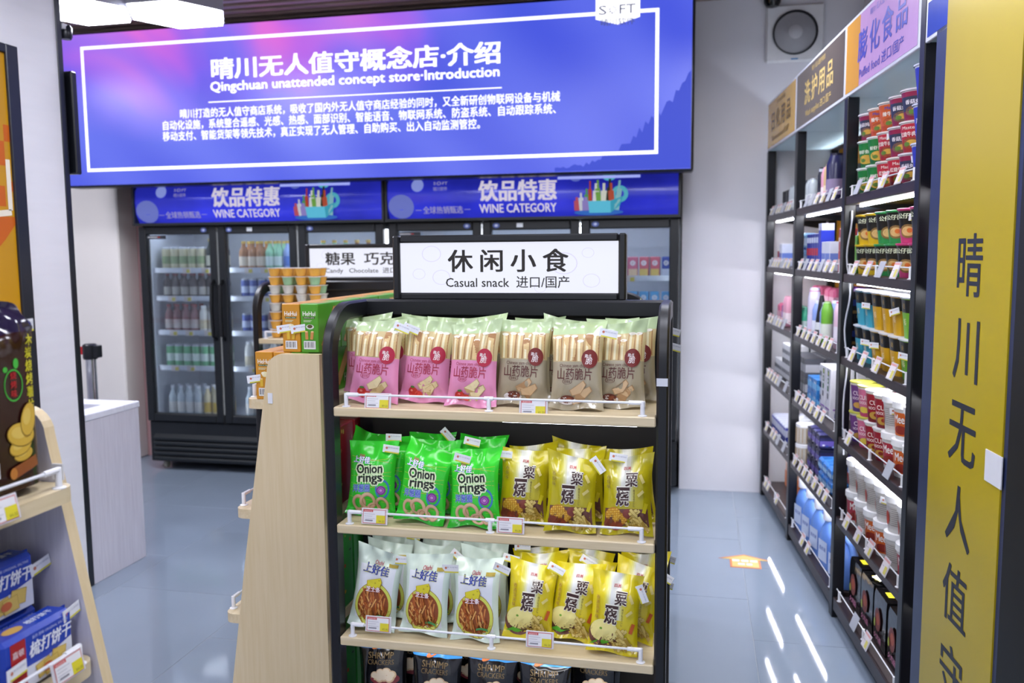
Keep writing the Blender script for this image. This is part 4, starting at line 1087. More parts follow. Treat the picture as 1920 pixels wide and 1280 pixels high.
# wafer roll boxes
def roll_box(c1, c2):
    w, l, h = .054, .152, .138
    g = MB().box((-w/2, 0, 0), (w/2, l, h), card(c1), .0015)
    a = Art()
    a.text('HeHui', 0, h * .80, .0125, ink('f0ece0'), .02, w=.038); a.rect(-.017, h * .70, .017, h * .735, ink('3a4a20')); a.text('抹茶夹心蛋卷' if c2 == 'g' else '香草夹心蛋卷', 0, h * .717, .0035, ink('d8e0c0'), 0, w=.03)
    a.rect(-.017, h * .655, .008, h * .665, ink('d8e0b8')); a.flat(); a.rect(-.017, h * .63, .004, h * .64, ink('d8e0b8')); a.flat()
    if c2 == 'g': a.ell(.002, h * .53, .012, .007, ink('d9dccf')); a.ell(.002, h * .54, .008, .005, ink('5a4a20'))
    else: a.ell(.002, h * .53, .009, .008, ink('e6dcae')); a.ell(-.004, h * .55, .005, .004, ink('efe8cc'))
    for k in (-1, 1): a.bar(k * .007 - .001, h * .27, k * .009, h * .43, .009, ink('c98a4a' if c2 == 'g' else 'd8b030'), 1); a.flat(); a.ell(k * .009, h * .43, .0045, .002, ink('e8cc90')); a.flat()
    a.lay += 1
    a.rect(-.018, h * .07, .018, h * .24, ink('e2e2e0'))
    for k in range(9): a.rect(-.015 + k * .0034, h * .10, -.015 + k * .0034 + (.0012 if k % 3 else .002), h * .22, ink('2a2a2a')); a.flat()
    fr = a.mesh('front_print', front(0))
    # long sides
    b = Art()
    for k in range(4): b.bar(.02 + k * .008, h * .12, .11 + k * .01, h * .90, .013, ink('b87a3c'), 1); b.bar(.02 + k * .008, h * .13, .11 + k * .01, h * .90, .008, ink('dca868'), 1); b.lay -= 2
    b.lay += 3; b.text('HeHui', .115, h * .25, .026, ink('eef0e0'), .02, w=.062)
    sr = b.mesh('side_print', sideP(w / 2))
    sl = b.mesh('side_print', lambda x, y, o: (-w / 2 - o, l - x, y))
    c = Art()
    for k in range(3): c.bar(-.015 + k * .012, .03, -.012 + k * .012, .12, .009, ink('cf9a58'), 1); c.flat()
    tp = c.mesh('top_print', lambda x, y, o: (x, y, h + o))
    return [('carton_body', g.mesh('carton_body'), []), ('front_print', fr, []), ('side_print', sr, []), ('side_print', sl, []), ('top_print', tp, [])]
kind('roll_green', 'wafer_roll_box', 'snack box', roll_box('4f9a1c', 'g'))
kind('roll_orange', 'wafer_roll_box', 'snack box', roll_box('c98a1a', 'o'))
L0 = 1.0855
for j in range(6):
    Yb = 2.232 + j * .157
    for (x, k, up) in ((-1.219, 'roll_orange', 0), (-1.162, 'roll_orange', 0), (-1.105, 'roll_green', 0), (-1.0605, 'roll_green', 2), (-1.130, 'roll_orange', 1), (-1.0735, 'roll_green', 1)):
        if up == 2: continue
        col = 'green' if 'green' in k else 'orange'
        ex = []
        if j == 0 and up: ex = [slip((.012 if col == 'green' else .018) - .034 - (.008 if col == 'green' else .0), -.004, .068, 0, -.15, .25)]
        if j == 0 and x < -1.2: ex = [slip(-.026, -.004, .06, 0, -.12, .3)]
        lab = '%s wafer roll box %s the maple end panel' % (col, 'stacked highest behind' if up else ('at the shelf edge behind' if x < -1.2 else 'in the lower layer behind'))
        put(k, (x, Yb, L0 + (.1385 if up else 0)), lab, col + ' wafer roll boxes', 0, 0, 0, ex)
# boxes on its lower steps, seen through the open side of the end display
def deco_box(key, name, c1, spots, w, l, h):
    g = MB().box((-w/2, 0, 0), (w/2, l, h), card(c1), .002)
    R = random.Random(hash_(key)); a = Art()
    for k in range(16):
        x, y = R.uniform(.012, l - .012), R.uniform(.015, h - .015)
        a.ell(x, y, R.uniform(.003, .008), R.uniform(.003, .008), ink(R.choice(spots)), 8, 1); a.flat()
    b = Art()
    for k in range(8): b.ell(R.uniform(-w/2 + .01, w/2 - .01), R.uniform(.02, h - .02), .005, .005, ink(R.choice(spots)), 8, 1); b.flat()
    kind(key, name, 'snack box', [('carton_body', g.mesh('carton_body'), []), ('side_print', a.mesh('side_print', sideP(w/2)), []), ('front_print', b.mesh('front_print', front(0)), [])])
deco_box('red_box', 'gift_box', '8e1420', ['d8c8b8', 'b86a5a', 'caa85a'], .09, .2, .235)
deco_box('green_box', 'gift_box', '2a8a30', ['e0e6d8', 'c04030', 'c8a030', '1c3a1c'], .09, .17, .25)
for j in range(3):
    put('red_box', (-1.081, 2.235 + j * .21, .7555), 'dark red gift box with snowflake dots on the stepped shelf', 'red gift boxes')
    put('red_box', (-1.18, 2.235 + j * .21, .7555), 'dark red gift box with snowflake dots on the stepped shelf', 'red gift boxes')
for j in range(4):
    put('green_box', (-1.081, 2.235 + j * .18, .4305), 'green gift box with white and red dots on the stepped shelf', 'green gift boxes')
    put('green_box', (-1.081, 2.235 + j * .18, .1005), 'green gift box on the lowest step beside the shrimp crackers', 'green gift boxes on the lowest step')

# the matching side facing the right hand aisle
tr_ = step_unit('stepped shelf facing the aisle behind the snack end display', -.32, 1, 2.50, 3.45, (3.45, 3.475), lambda z: .195, lambda z: .18, LV)
part('back_panel', MB().box((-.34, 2.50, .02), (-.322, 3.45, 1.2), DARK), tr_)
part('base_board', MB().box((-.32, 2.50, .0), (-.15, 3.45, .07), BLACK), tr_)
fr = MB().sweep_rect([(0, 0), (0, 1.2)] + [(-.1 * (1 - math.cos(q)), 1.22 + .1 * math.sin(q)) for q in [math.pi / 2 * k / 8 for k in range(9)]] + [(-.22, 1.32)], .05, .03, NAVYBLACK).mesh('bent_side_frame', True)
# bent frame of the far side, standing on the floor at the end of the island
ef = thing('bent_shelf_frame', 'black bent steel shelf frame behind the snack sign', 'shelf frame', (-.205, 3.62, 0), math.radians(-90))
link('bent_side_frame', fr, ef)

# small paper slips seen on the aisle side
for (px, py, Y) in ((1260, 621, 2.52), (1262, 650, 2.52), (1252, 1047, 2.56), (1248, 1095, 2.58)):
    p = onY(px, py, Y)
    link('paper_slip', SLIPM, tr_, p, (0, .25, -.1))

# ------------------------------------------------------------------ jelly cups on the candy display
def jelly(key, cc):
    g = MB().lathe([(.018, 0), (.022, .003), (.03, .04)], plas(cc, .25), 14)
    l = MB().lathe([(.0345, .040), (.0345, .0425), (.003, .0435)], mat('jelly_lid_film', 'efe9e0', .2, vary=.05), 14)
    kind(key, 'jelly_cup', 'jelly cup', [('cup', g.mesh('cup', True), []), ('lid_film', l.mesh('lid_film', True), [])])
jelly('jelly_orange', 'e8ae4c'); jelly('jelly_green', '9cc59a'); jelly('jelly_white', 'd8d6cc')
random.seed(21)
for lay in range(8):
    for i in range(4):
        for j in range(2):
            if lay in (0, 1) and i == 3: continue
            k = random.choice(('jelly_orange', 'jelly_orange', 'jelly_green', 'jelly_white')) if 2 < lay < 7 else 'jelly_orange'
            cn = {'jelly_orange': 'orange', 'jelly_green': 'green', 'jelly_white': 'white'}[k]
            put(k, (-2.085 + i * .0725, 3.96 + j * .0725, 1.0855 + lay * .044), '%s jelly cup in the tall stack on the candy display' % cn, '%s jelly cups on the candy display' % cn, random.uniform(0, 3))
for lv in range(3):
    for i in range(5):
        put('red_box' if (lv + i) % 2 else 'green_box', (-2.05 + i * .17, 3.93, LV[lv] + .0005), '%s snack carton on the candy display shelf' % ('dark red' if (lv + i) % 2 else 'green'), '%s cartons on the candy display' % ('red' if (lv + i) % 2 else 'green'))

# ------------------------------------------------------------------ maple display beside the left wall
ll = step_unit('maple stepped display with pale end panel holding chips and crackers', -1.42, 1, .15, 1.33, (1.333, 1.358), lambda z: .31 + .06 * (1.085 - z), lambda z: .244 + .18 * (1.222 - z), [.10, .43, .755, 1.085])
part('back_panel', MB().box((-1.44, .15, .02), (-1.421, 1.33, 1.22), DARK), ll)
part('corner_clip', MB().box((-1.163, 1.329, 1.09), (-1.140, 1.3328, 1.12), plas('d8d8dc')), ll)
# brown chip bag
def chip_bag():
    w, h, d = .2, .335, .10
    br = mat('film_dark_brown', '2a0f0c', .2, spec=.6, vary=.1, bump=.4, bscale=25); bl = mat('film_dark_violet', '221a34', .15, spec=.7, vary=.2, bump=.6, bscale=30)
    P0 = bag_f(w, h, d, 99, .0)
    def P(x, y, o=0., side=-1):
        u = 2 * x / w; v = y / h
        e = ss(0, .03, v) * ss(.0, .20, 1 - v); t = d / 2 * max(0, 1 - abs(u) ** 7) ** .5 * (e ** .6) + .0006
        cr = ss(.72, 1.0, v)
        t += cr * (1 - ss(.97, 1, v)) * .011 * math.sin(11 * u + 34 * v) * math.sin(7 * u - 20 * v + 1)
        return (x * (1 - .02 * math.sin(math.pi * v) - .03 * cr), side * (t + o) + .02 * cr * math.sin(5 * u + 1), y - .018 * cr * (math.sin(5 * u + 2) * .5 + .5))
    body = bag_body(P, w, h, lambda u, v, s: bl if v > .84 else br, 24, 32)
    a = Art(); a.lay = 2
    a.vtext('木炭烧烤薯片', .070, h * .80, .020, .023, ink('c9c020'), .03)
    b = Art(); b.lay = 2
    b.ell(.030, h * .575, .021, .028, ink('3fae3a'), 22, 1, 0, .9); b.vtext('烧烤味', .030, h * .625, .013, .0155, ink('b01820'), .02); b.ell(.037, h * .685, .006, .009, ink('3fae3a')); b.flat(); b.ell(.013, h * .66, .005, .005, ink('3fae3a')); b.flat()
    c = Art(); c.lay = 2
    for (x, y, r1, r2, an) in ((.042, .21, .022, .012, .1), (.036, .255, .026, .016, .2), (.038, .315, .032, .021, -.2), (.056, .385, .018, .030, -.25)):
        c.ell(x, h * y, r1, r2, ink('8a6a1a'), 22, 2, an); c.ell(x, h * y + .0008, r1 * .95, r2 * .95, ink('cfa83c'), 22, 2, an); c.ell(x - r1 * .2, h * y + r2 * .2, r1 * .5, r2 * .5, ink('dcbb58'), 16, 1, an)
    c.bar(.014, h * .125, .070, h * .165, .020, ink('8a4a1c'), 6); c.ell(.014, h * .125, .008, .010, ink('b8742c'))
    e = Art(); e.lay = 2; e.rect(-.045, h * .12, -.012, h * .20, ink('d8d8d8'), 3)
    for k in range(8): e.rect(-.042 + k * .0036, h * .13, -.0405 + k * .0036, h * .19, ink('202020')); e.flat()
    f = lambda x, y, o: P(x, y, o, -1)
    return [('bag_film', body, []), ('side_lettering', a.mesh('side_lettering', f), []), ('flavour_badge', b.mesh('flavour_badge', f), []), ('chip_print', c.mesh('chip_print', f), []), ('barcode', e.mesh('barcode', f), [])]
kind('chipbag', 'potato_chip_bag', 'snack bag', chip_bag())
put('chipbag', (-1.192, 1.20, 1.0895), 'tall dark brown potato chip bag standing on the maple display', None, math.pi / 2, 0, 0, [slip(.088, -.03, .29, 0, 0, .2)])
put('chipbag', (-1.31, 1.20, 1.0895), 'dark brown potato chip bag standing behind another one', None, math.pi / 2)
def cracker_pack():
    w, d, h = .165, .055, .104
    bl = film('1d3fae')
    g = MB().box((-w/2, 0, 0), (w/2, d, h), bl, .008); g.box((-w/2 - .012, d * .5 - .001, .004), (-w/2 + .002, d * .5 + .001, h - .004), bl); g.box((w/2 - .002, d * .5 - .001, .004), (w/2 + .012, d * .5 + .001, h - .004), bl)
    a = Art()
    a.poly([(-w/2 + .008, .006), (w/2 - .008, .006), (w/2 - .008, h * .52), (w * .1, h * .40), (-w/2 + .008, h * .42)], ink('d8dbe6'))
    a.rect(-w * .40, .006, -w * .20, h * .92, ink('a8161e')); a.text('Garden', -w * .30, h * .22, .008, ink('f0dcdc'), .01, w=.026); a.flat(); a.text('嘉顿', -w * .30, h * .72, .012, ink('f0dcdc'), .01)
    a.text('梳打饼干', w * .15, h * .66, .026, ink('e6eaf6'), .03, w=.098, shear=.2); a.flat(); a.text('高钙 原味 ORIGINAL SALTINE', w * .15, h * .86, .006, ink('b8c4ea'), 0, w=.085)
    for (x, y, r) in ((.005, .14, .2), (.04, .20, -.15), (.022, .12, .1)):
        for k, cc in ((.024, 'b8963c'), (.022, 'd8bc62')): a.poly([(x + k * math.cos(q + r), h * y + .012 + k * .8 * math.sin(q + r)) for q in (.785, 2.356, 3.927, 5.498)], ink(cc))
    a.ell(.012, h * .24, .012, .008, ink('c8683a'))
    t = Art(); t.text('梳打饼干', .03, d * .5, .014, ink('d8e0f2'), .02, w=.06); t.flat(); t.ell(-.03, d * .5, .02, .012, ink('c8a050'))
    return [('wrapper', g.mesh('wrapper'), []), ('front_print', a.mesh('front_print', front(0)), []), ('top_print', t.mesh('top_print', lambda x, y, o: (x, y, h + o)), [])]
kind('cracker', 'cracker_pack', 'cracker pack', cracker_pack())
for i, (x, y, z, rz, ex) in enumerate(((-1.116, 1.222, .757, 90, [slip(-.06, -.006, .05, 0, 0, .1), slip(.082, .002, .094, 0, -.1, .1)]), (-1.114, 1.035, .757, 90, []), (-1.114, 1.035, .8625, 91, []), (-1.19, 1.222, .757, 90, []), (-1.185, 1.212, .8625, 88, [slip(.095, .0, .07, 0, -.2, 0)]), (-1.19, 1.03, .757, 90, []), (-1.19, 1.02, .8625, 90, []), (-1.30, 1.20, .757, 90, []), (-1.30, 1.20, .8625, 90, []), (-1.20, 1.08, .9682, 90, []), (-1.14, 1.22, .431, 90, []), (-1.14, 1.03, .431, 90, []))):
    st_ = {0: 'with two white slips on the maple display', 4: 'behind the slipped pack on the maple display', 2: 'lying on another pack on the maple display', 9: 'topmost on the maple display'}.get(i, 'in the hidden rows of the maple display')
    put('cracker', (x, y, z), 'blue and red soda cracker pack %s' % st_, 'soda cracker packs', math.radians(rz), 0, 0, ex, (1, 1, .75) if i == 9 else None)
p = onX(10, 955, -1.10)
price_tag((-1.099, p.y - .01, p.z), '4.50', 'price tag on the maple display below the brown chip bag', math.pi / 2)
p = onX(128, 1250, -1.08)
price_tag((-1.079, p.y, p.z), '4.00', 'price tag on the maple display before the cracker packs', math.pi / 2)

# ------------------------------------------------------------------ wall shelving along the right aisle
LS = [.09, .43, .757, 1.083, 1.41, 1.71]
BAY = [(.11, .95), (.95, 1.90), (1.90, 2.75), (2.80, 3.62)]
STRIPM = glow('f4f6ff', STRIP)
ORANGE = mat('orange_back_panel', 'c98a1e', .5, vary=.04, scale=4)
TEALGLASS = mat('pale_teal_acrylic', 'cfe0e4', .12, vary=.03, scale=3)
_nt = TEALGLASS.node_tree; _tl = _nt.nodes.new('ShaderNodeBsdfTranslucent'); _tl.inputs[0].default_value = lin('eaf5f8'); _mx = _nt.nodes.new('ShaderNodeMixShader'); _mx.inputs[0].default_value = .6
_nt.links.new(_nt.nodes['Principled BSDF'].outputs[0], _mx.inputs[1]); _nt.links.new(_tl.outputs[0], _mx.inputs[2]); _nt.links.new(_mx.outputs[0], _nt.nodes['Material Output'].inputs[0])
PTM = MB().box((-.026, 0, -.024), (.026, .002, .024), mat('clear_holder', 'd8d4d8', .25)).mesh('holder')
_a = Art(.0002); _a.rect(-.023, -.021, .023, .021, ink('e4dcde')); _a.rect(-.023, .015, .023, .021, ink('d89a98')); _a.rect(.003, -.019, .021, .003, ink('d9cf6a')); _a.rect(-.02, -.002, -.002, .0, ink('b8b4be'))
PTC = _a.mesh('price_card', front(0))
BLK = MB().box((-.026, 0, -.024), (.026, .002, .024), plas('b6b8c0', .4)).mesh('blank_card')
BN = ['bay by the back wall', 'middle bay', 'instant noodle bay', 'bay behind the yellow board']
LN = ['floor level', 'second level', 'third level', 'fourth level', 'fifth level', 'top level']
SIGNS = [('d8a83e', '日化用品', '5f4a2c', 'Daily chemical products 进口/国产', None), ('5e544e', '洗护用品', 'c9ae6a', 'Wash supplies 进口/国产', None), ('c9a0cc', '膨化食品', '3a3fae', 'Puffed food 进口/国产', 'd69a3a'), ('3348a8', '', 'e6e8f0', '', None)]
random.seed(5)
def U(name, mb, parent, smooth=False): return part(name, mb, parent, smooth=smooth)
for bi, (s0, s1) in enumerate(BAY):
    t = thing('wall_shelving_bay', 'black steel wall shelving, the %s, under its %s sign' % (BN[bi], ['yellow', 'grey', 'pink', 'white and blue'][bi]), 'shelving', SH0, SHR)
    for (nm, y0_, y1_) in (('front_post', 0, .045), ('rear_post', .36, .40))[bi == 3:]:
        ps = MB().box((s0, y0_, 0), (s0 + .05, y1_, 2.09), NAVYBLACK, .003); U(nm, ps, t)
    if bi == 2: U('front_post', MB().box((s1, 0, 0), (s1 + .045, .045, 2.37), NAVYBLACK, .003), t)
    U('back_panel', MB().box((s0 + .05, .402, .05), (s1, .415, 2.09), ORANGE), t)
    U('kick_board', MB().box((s0 + .05, .035, 0), (s1, .05, LS[0] - .056), BLACK), t)
    for li, z in enumerate(LS):
        th = .034 if li else .055
        b = U('shelf_board', MB().box((s0 + (.05 if bi < 3 else 0), .004 if bi < 3 else .035, z - th), (s1, .36, z), SHELFDARK, .003), t)
        if li >= 1: U('led_strip', MB().box((s0 + .09, .047, z - th - .008), (s1 - .02, .057, z - th - .001), STRIPM), b)
        if bi == 3: continue
        m = MB().tube([(s0 + .06, .016, z + .036), (s1 - .01, .016, z + .036)], .0025, TUBE, 6)
        for ps in (s0 + .10, (s0 + s1) / 2 + .02, s1 - .05): m.lathe([(.010, 0), (.010, .002), (.0055, .003), (.0055, .04)], WHITEPL, 8, (ps, .016, z))
        U('front_rail', m, b, True)
        # bracket under the board
        for sb in (s0 + .052,):
            U('bracket', MB().prism([(.05, z - th), (.34, z - th), (.34, z - th - .05)], 0, sb, sb + .004, BLACK), b)
    # sign box
    bc, tx, tc_, sm, edge = SIGNS[bi]
    sb = U('sign_box', MB().box((s0 - .003, 0, 2.092), (s1 - .006, .012, 2.372), plas('d6d9e2', .3), .002).box((s0, .36, 2.095), (s1 - .006, .37, 2.37), plas('d6d9e2')), t)
    U('sign_underside', MB().box((s0, .012, 2.094), (s1 - .006, .36, 2.100), TEALGLASS), sb)
    U('added_fill_lamp', MB().box((s0 + .06, .30, 2.13), (s1 - .06, .325, 2.15), glow('f2f5ff', 10.0)), sb)  # unseen lamp added inside the box to brighten its underside and the top shelf
    a = Art(.0004); a.rect(s0 + .012, 2.104, s1 - .02, 2.36, mat('sign_print_' + bc, bc, .18, vary=.02))
    if edge: a.rect(s0 + .012, 2.104, s0 + .2, 2.36, mat('sign_print_' + edge, edge, .18, vary=.02))
    if bi == 3: a.rect(s0 + .012, 2.2, s1 - .02, 2.36, ink('dfe2ee'))
    if tx:
        c = (s0 + s1) / 2 + (.03 if edge else .0)
        a.text(tx, c, 2.243, .108, ink(tc_), .02, w=.55, space=1.3); a.flat(); a.text(sm, c, 2.145, .042, ink(tc_), .006, w=.50); a.flat(); a.text('晴川·无人值守商店', c, 2.333, .024, ink(tc_), 0, w=.26)
    link('sign_print', a.mesh('sign_print', front(0)), sb)
    # price cards
    if bi < 3:
        n = [7, 7, 4][bi]
        for li, z in enumerate(LS):
            for k in range(n):
                if random.random() < (.12 if li else .5): continue
                sx = s0 + .11 + (s1 - s0 - .2) * (k + .5) / n + random.uniform(-.01, .01)
                blank = random.random() < .25
                o = thing('price_card', 'white price card on the %s rail of the %s' % (LN[li], BN[bi]) if not blank else 'blank grey price holder on the %s rail of the %s' % (LN[li], BN[bi]), 'price card', S(sx, .008, z + .026), SHR, 'price cards of the right shelving', -.35); o.scale = (1.2, 1.2, 1.2)
                if blank: link('blank_card', BLK, o)
                else: link('holder', PTM, o); link('price_card', PTC, o)

# white lead hanging beside the third post
wl = thing('hanging_cable', 'white power cable hanging beside the noodle shelves', 'cable', (0, 0, 0))
pts = [S(1.962 + .012 * math.sin(k * .9), .02 + .006 * math.cos(k * .7), 1.655 - k * .036) for k in range(28)]
part('cable', MB().tube(pts, .0035, plas('c9ccd6'), 6), wl, smooth=True)

# yellow board
yb = thing('yellow_sign_board', 'tall yellow board with dark vertical Chinese lettering in a navy frame', 'sign board', SH0, SHR)
NAVY = mat('navy_frame_paint', '2c3658', .35, vary=.06)
part('navy_frame', MB().box((2.885, .0, 0), (3.49, .03, 2.9), NAVY, .004), yb)
part('black_post', MB().box((3.49, -.02, 0), (3.75, .03, 2.9), plas('0a0a0c', .5), .006), yb)
part('yellow_panel', MB().box((2.975, -.004, .02), (3.43, .0, 2.9), mat('yellow_sign_paint', 'b8a212', .3, vary=.03, scale=3)), yb)
a = Art(.0004); a.vtext('晴川无人值守概', 3.20, 1.462, .155, .2145, ink('232634'), .012)
link('dark_lettering', a.mesh('dark_lettering', front(-.004)), yb)
part('white_clip', MB().box((3.35, -.007, .955), (3.44, -.0045, 1.03), ink('dfe0e6')), yb)

# ------------------------------------------------------------------ goods of the right shelving
def cup(key, name, r1, r2, h, bands, lid, txt=None, tcol='f0e8e0', pic=None, sq=1.0, cat='noodle cup', lidh=.006, rim=1.05, extra=None):
    """bands: [(from fraction, colour)]"""
    prof = []
    for i, (f, c) in enumerate(bands):
        prof.append((r1 + (r2 - r1) * f, h * f, ink(c, .35)))
    prof.append((r2, h - lidh, ink(bands[-1][1], .35)))
    g = MB().lathe(prof, ink(bands[-1][1], .35), 18, sq=sq)
    l = MB().lathe([(r2 * rim, h - lidh), (r2 * rim, h - .001), (r2 * rim * .94, h), (.002, h)], plas(lid, .3), 18, sq=sq, cap=False)
    a = Art(); kq = 1.0 if sq == 1.0 else 1.0
    f = cyl(lambda z: (r1 + (r2 - r1) * z / h) * kq)
    if pic:
        for (fx, fy, rx, ry, c) in pic: a.ell(fx * r2, fy * h, rx * r2, ry * h, ink(c), 16, 2)
    if txt:
        for (s_, fx, fy, fh, fw, c) in txt: a.text(s_, fx * r2, fy * h, fh * h, ink(c), .02, w=fw * r2 if fw else None)
    parts = [('cup_body', g.mesh('cup_body', True), []), ('lid', l.mesh('lid', True), [])]
    if a.e: parts.append(('label_print', a.mesh('label_print', f), []))
    kind(key, name, cat, parts)
food = lambda c: [(0, .30, .62, .17, c), (.1, .31, .35, .09, 'c89a3a'), (-.2, .27, .2, .07, '5a7a2a')]
cup('nc_red', 'noodle_cup', .044, .058, .100, [(0, '8a1a20'), (.2, 'b02430'), (.55, 'b8283a'), (.9, 'd8d0cc')], 'd9cfc8', [('Master', 0, .78, .10, .9, 'e6c8c0'), ('红烧牛肉面', 0, .58, .15, 1.3, 'f0e6dc')], pic=food('8a3a1c'))
cup('nc_orange', 'noodle_cup', .044, .058, .100, [(0, 'a8401c'), (.2, 'c85a28'), (.9, 'd8d0cc')], 'd9cfc8', [('Master', 0, .78, .10, .9, '5a4a9a'), ('辣牛肉面', 0, .58, .15, 1.2, 'f0ece0')], pic=food('a84a1c'))
cup('nc_green', 'noodle_cup', .044, .058, .100, [(0, '1a5a2c'), (.2, '1f7a3a'), (.9, 'cfd8d0')], 'd5dcd6', [('鲜虾鱼板', 0, .58, .14, 1.2, 'e6ecd8')], pic=food('c8a03a'))
cup('nc_dark', 'noodle_cup', .044, .058, .100, [(0, '7a1a3a'), (.3, '2a3048'), (.75, '8a1c44'), (.9, 'cfc8cc')], 'cfc8cc', [('香菇炖鸡', 0, .58, .14, 1.2, 'e6e0e8')], pic=food('6a4a3a'))
cup('nc_blue', 'noodle_cup', .046, .060, .118, [(0, '1e2a8a'), (.25, '2a38b0'), (.9, 'c8cce0')], 'c8cce0', [('海鲜面', 0, .55, .14, 1.0, 'dfe4f4')])
def bowl(key, c):
    cup(key, 'noodle_bowl', .044, .058, .112, [(0, c), (.42, '1c1a18'), (.92, c)], c, [('公仔面', -.1, .78, .15, 1.1, 'e0e8c8'), ('黑', .62, .6, .10, None, 'c9a86a')], pic=[(0, .34, .55, .20, '8a6a3a'), (0, .34, .40, .14, 'd8b070'), (.1, .36, .16, .07, 'd8702c')])
for k_, c_ in (('nb_yellow', 'c8a818'), ('nb_green', '2f8a4a'), ('nb_pink', 'b83a70')): bowl(k_, c_)
def pot(key, c):
    cup(key, 'soup_pot', .036, .050, .134, [(0, c), (.62, '17171a'), (.93, c)], 'c9ccd0', [('汤达人', .1, .78, .13, .9, 'b89a5a'), ('纯汤', .1, .40, .16, .5, 'f0e4c0')], pic=[(.55, .42, .3, .11, '3a2418'), (.55, .43, .2, .07, 'c89a4a')], sq=5.0, cat='soup pot')
for k_, c_ in (('pot_teal', '3f9ab0'), ('pot_yellow', 'c99a18'), ('pot_green', '6fae2a')): pot(k_, c_)
cup('cn_purple', 'noodle_cup', .036, .048, .118, [(0, '4a2a7a'), (.3, '6a3a7a'), (.88, 'd8d4c8')], 'b8b84a', [('CUP', 0, .62, .14, .9, 'e8d8e0'), ('NOODLES', 0, .45, .09, 1.1, 'e8d8e0')], pic=[(0, .22, .5, .10, 'c89a4a')])
cup('cn_pink', 'noodle_cup', .036, .048, .118, [(0, 'a83a6a'), (.3, 'c86a8a'), (.88, 'd8d4c8')], 'b8b84a', [('CUP', 0, .62, .14, .9, 'f0e0e0'), ('NOODLES', 0, .45, .09, 1.1, 'f0e0e0')], pic=[(0, .22, .5, .10, 'd8c04a')])
cup('cn_red', 'noodle_cup', .036, .048, .118, [(0, '6a1420'), (.3, '9a1c2c'), (.88, 'd8d4c8')], 'd0cfd0', [('CUP', 0, .62, .14, .9, 'f0dcd4'), ('NOODLES', 0, .45, .09, 1.1, 'f0dcd4')], pic=[(0, .22, .5, .12, 'b8903a'), (.1, .24, .2, .06, '8a2a1c')])
def tub(key, c, big):
    cup(key, 'noodle_tub', .040, .050, .125, [(0, 'cfcdca'), (.10, c), (.72, 'd9d7d4')], 'eeeeee', [('Mee', -.1, .55, .22, .8, 'f2ece8')] if big else None, pic=[(0, .26, .5, .12, '8a2a20')] if big else [(0, .66 - .055 * q_, .6 - .1 * (q_ % 2), .010, '8e8a86') for q_ in range(9)] + [(-.75, .4, .18, .2, 'b8402a')], cat='noodle tub', lidh=.022, rim=1.06)
tub('tub_orange', 'd0662a', True); tub('tub_red', 'a8283a', True); tub('tub_white', 'c9c4c0', False)

RZ = SHR + math.radians(48)
def stock(key, s, dep, z, lab, grp, rz=0.0, tagp=False):
    ex = [slip(.03, -.052, .08, 0, random.uniform(-.3, .3), .4)] if tagp else []
    put(key, S(s, dep, z + .0006), lab, grp, rz, 0, 0, ex)
random.seed(9)
def grid(keys_names, s0, ds, dep0, ddep, rows, z, hgt, hi, where, jit=.25):
    for r in range(rows):
        for i, kn in enumerate(keys_names):
            for k in range(hi):
                key, nm = kn[min(k, len(kn) - 1)] if isinstance(kn, list) else kn
                lab = '%s %s' % (nm, where)
                stock(key, s0 + i * ds, dep0 + r * ddep, z + k * (hgt + .0007), lab, lab, RZ + random.uniform(-jit, jit), random.random() < .14 and r == 0)
W3 = 'on the %s of the noodle bay'
R_, O_, G_, K_, B_ = ('nc_red', 'red beef noodle cup'), ('nc_orange', 'orange beef noodle cup'), ('nc_green', 'green seafood noodle cup'), ('nc_dark', 'maroon and navy noodle cup'), ('nc_blue', 'blue noodle cup')
grid([[G_, G_, K_], [G_, G_, O_], [R_, R_, O_], [R_, K_, K_], [K_, R_, K_]], 2.018, .1235, .085, .125, 2, LS[5], .100, 3, W3 % 'top level')
grid([[B_]], 2.64, .11, .085, .13, 2, LS[5], .118, 3, W3 % 'top level')
Y_, E_, P_ = ('nb_yellow', 'yellow and black noodle bowl'), ('nb_green', 'green and black noodle bowl'), ('nb_pink', 'pink and black noodle bowl')
grid([[Y_], [Y_], [E_], [E_], [P_], [P_]], 2.018, .1235, .088, .125, 2, LS[4], .112, 2, W3 % 'fifth level')
T_, Q_, V_ = ('pot_teal', 'teal soup pot with black top'), ('pot_yellow', 'yellow soup pot with black top'), ('pot_green', 'lime green soup pot with black top')
def grid2(cols, s0, ds, rows, z, hgt, where):
    for r in range(rows):
        for i, (key, nm) in enumerate(cols):
            for k in range(2):
                lab = '%s %s' % (nm, where)
                stock(key, s0 + i * ds, .078 + r * .108, z + k * (hgt + .0007), lab, lab, SHR + random.uniform(-.05, .05), r == 0 and random.random() < .2)
grid2([T_, T_, Q_, Q_, Q_, V_], 2.06, .1085, 2, LS[3], .134, W3 % 'fourth level')
grid([[('cn_purple', 'purple noodle cup')], [('cn_pink', 'pink noodle cup')], [('cn_red', 'dark red noodle cup')], [('cn_red', 'dark red noodle cup')]], 2.02, .106, .075, .106, 2, LS[2], .118, 2, W3 % 'third level')
grid([[('tub_red', 'red noodle tub with white lid'), ('tub_white', 'white noodle tub')], [('tub_orange', 'orange noodle tub with white lid')], [('tub_white', 'white noodle tub')]], 2.45, .112, .075, .112, 2, LS[2], .125, 2, W3 % 'third level')
TW, TR, TO = ('tub_white', 'white noodle tub'), ('tub_red', 'red noodle tub with white lid'), ('tub_orange', 'orange noodle tub with white lid')
grid([[TR, TW], [TW, TW], [TO, TW], [TO, TW], [TW, TW], [TR, TW], ], 2.02, .125, .075, .112, 3, LS[1], .125, 2, W3 % 'second level')
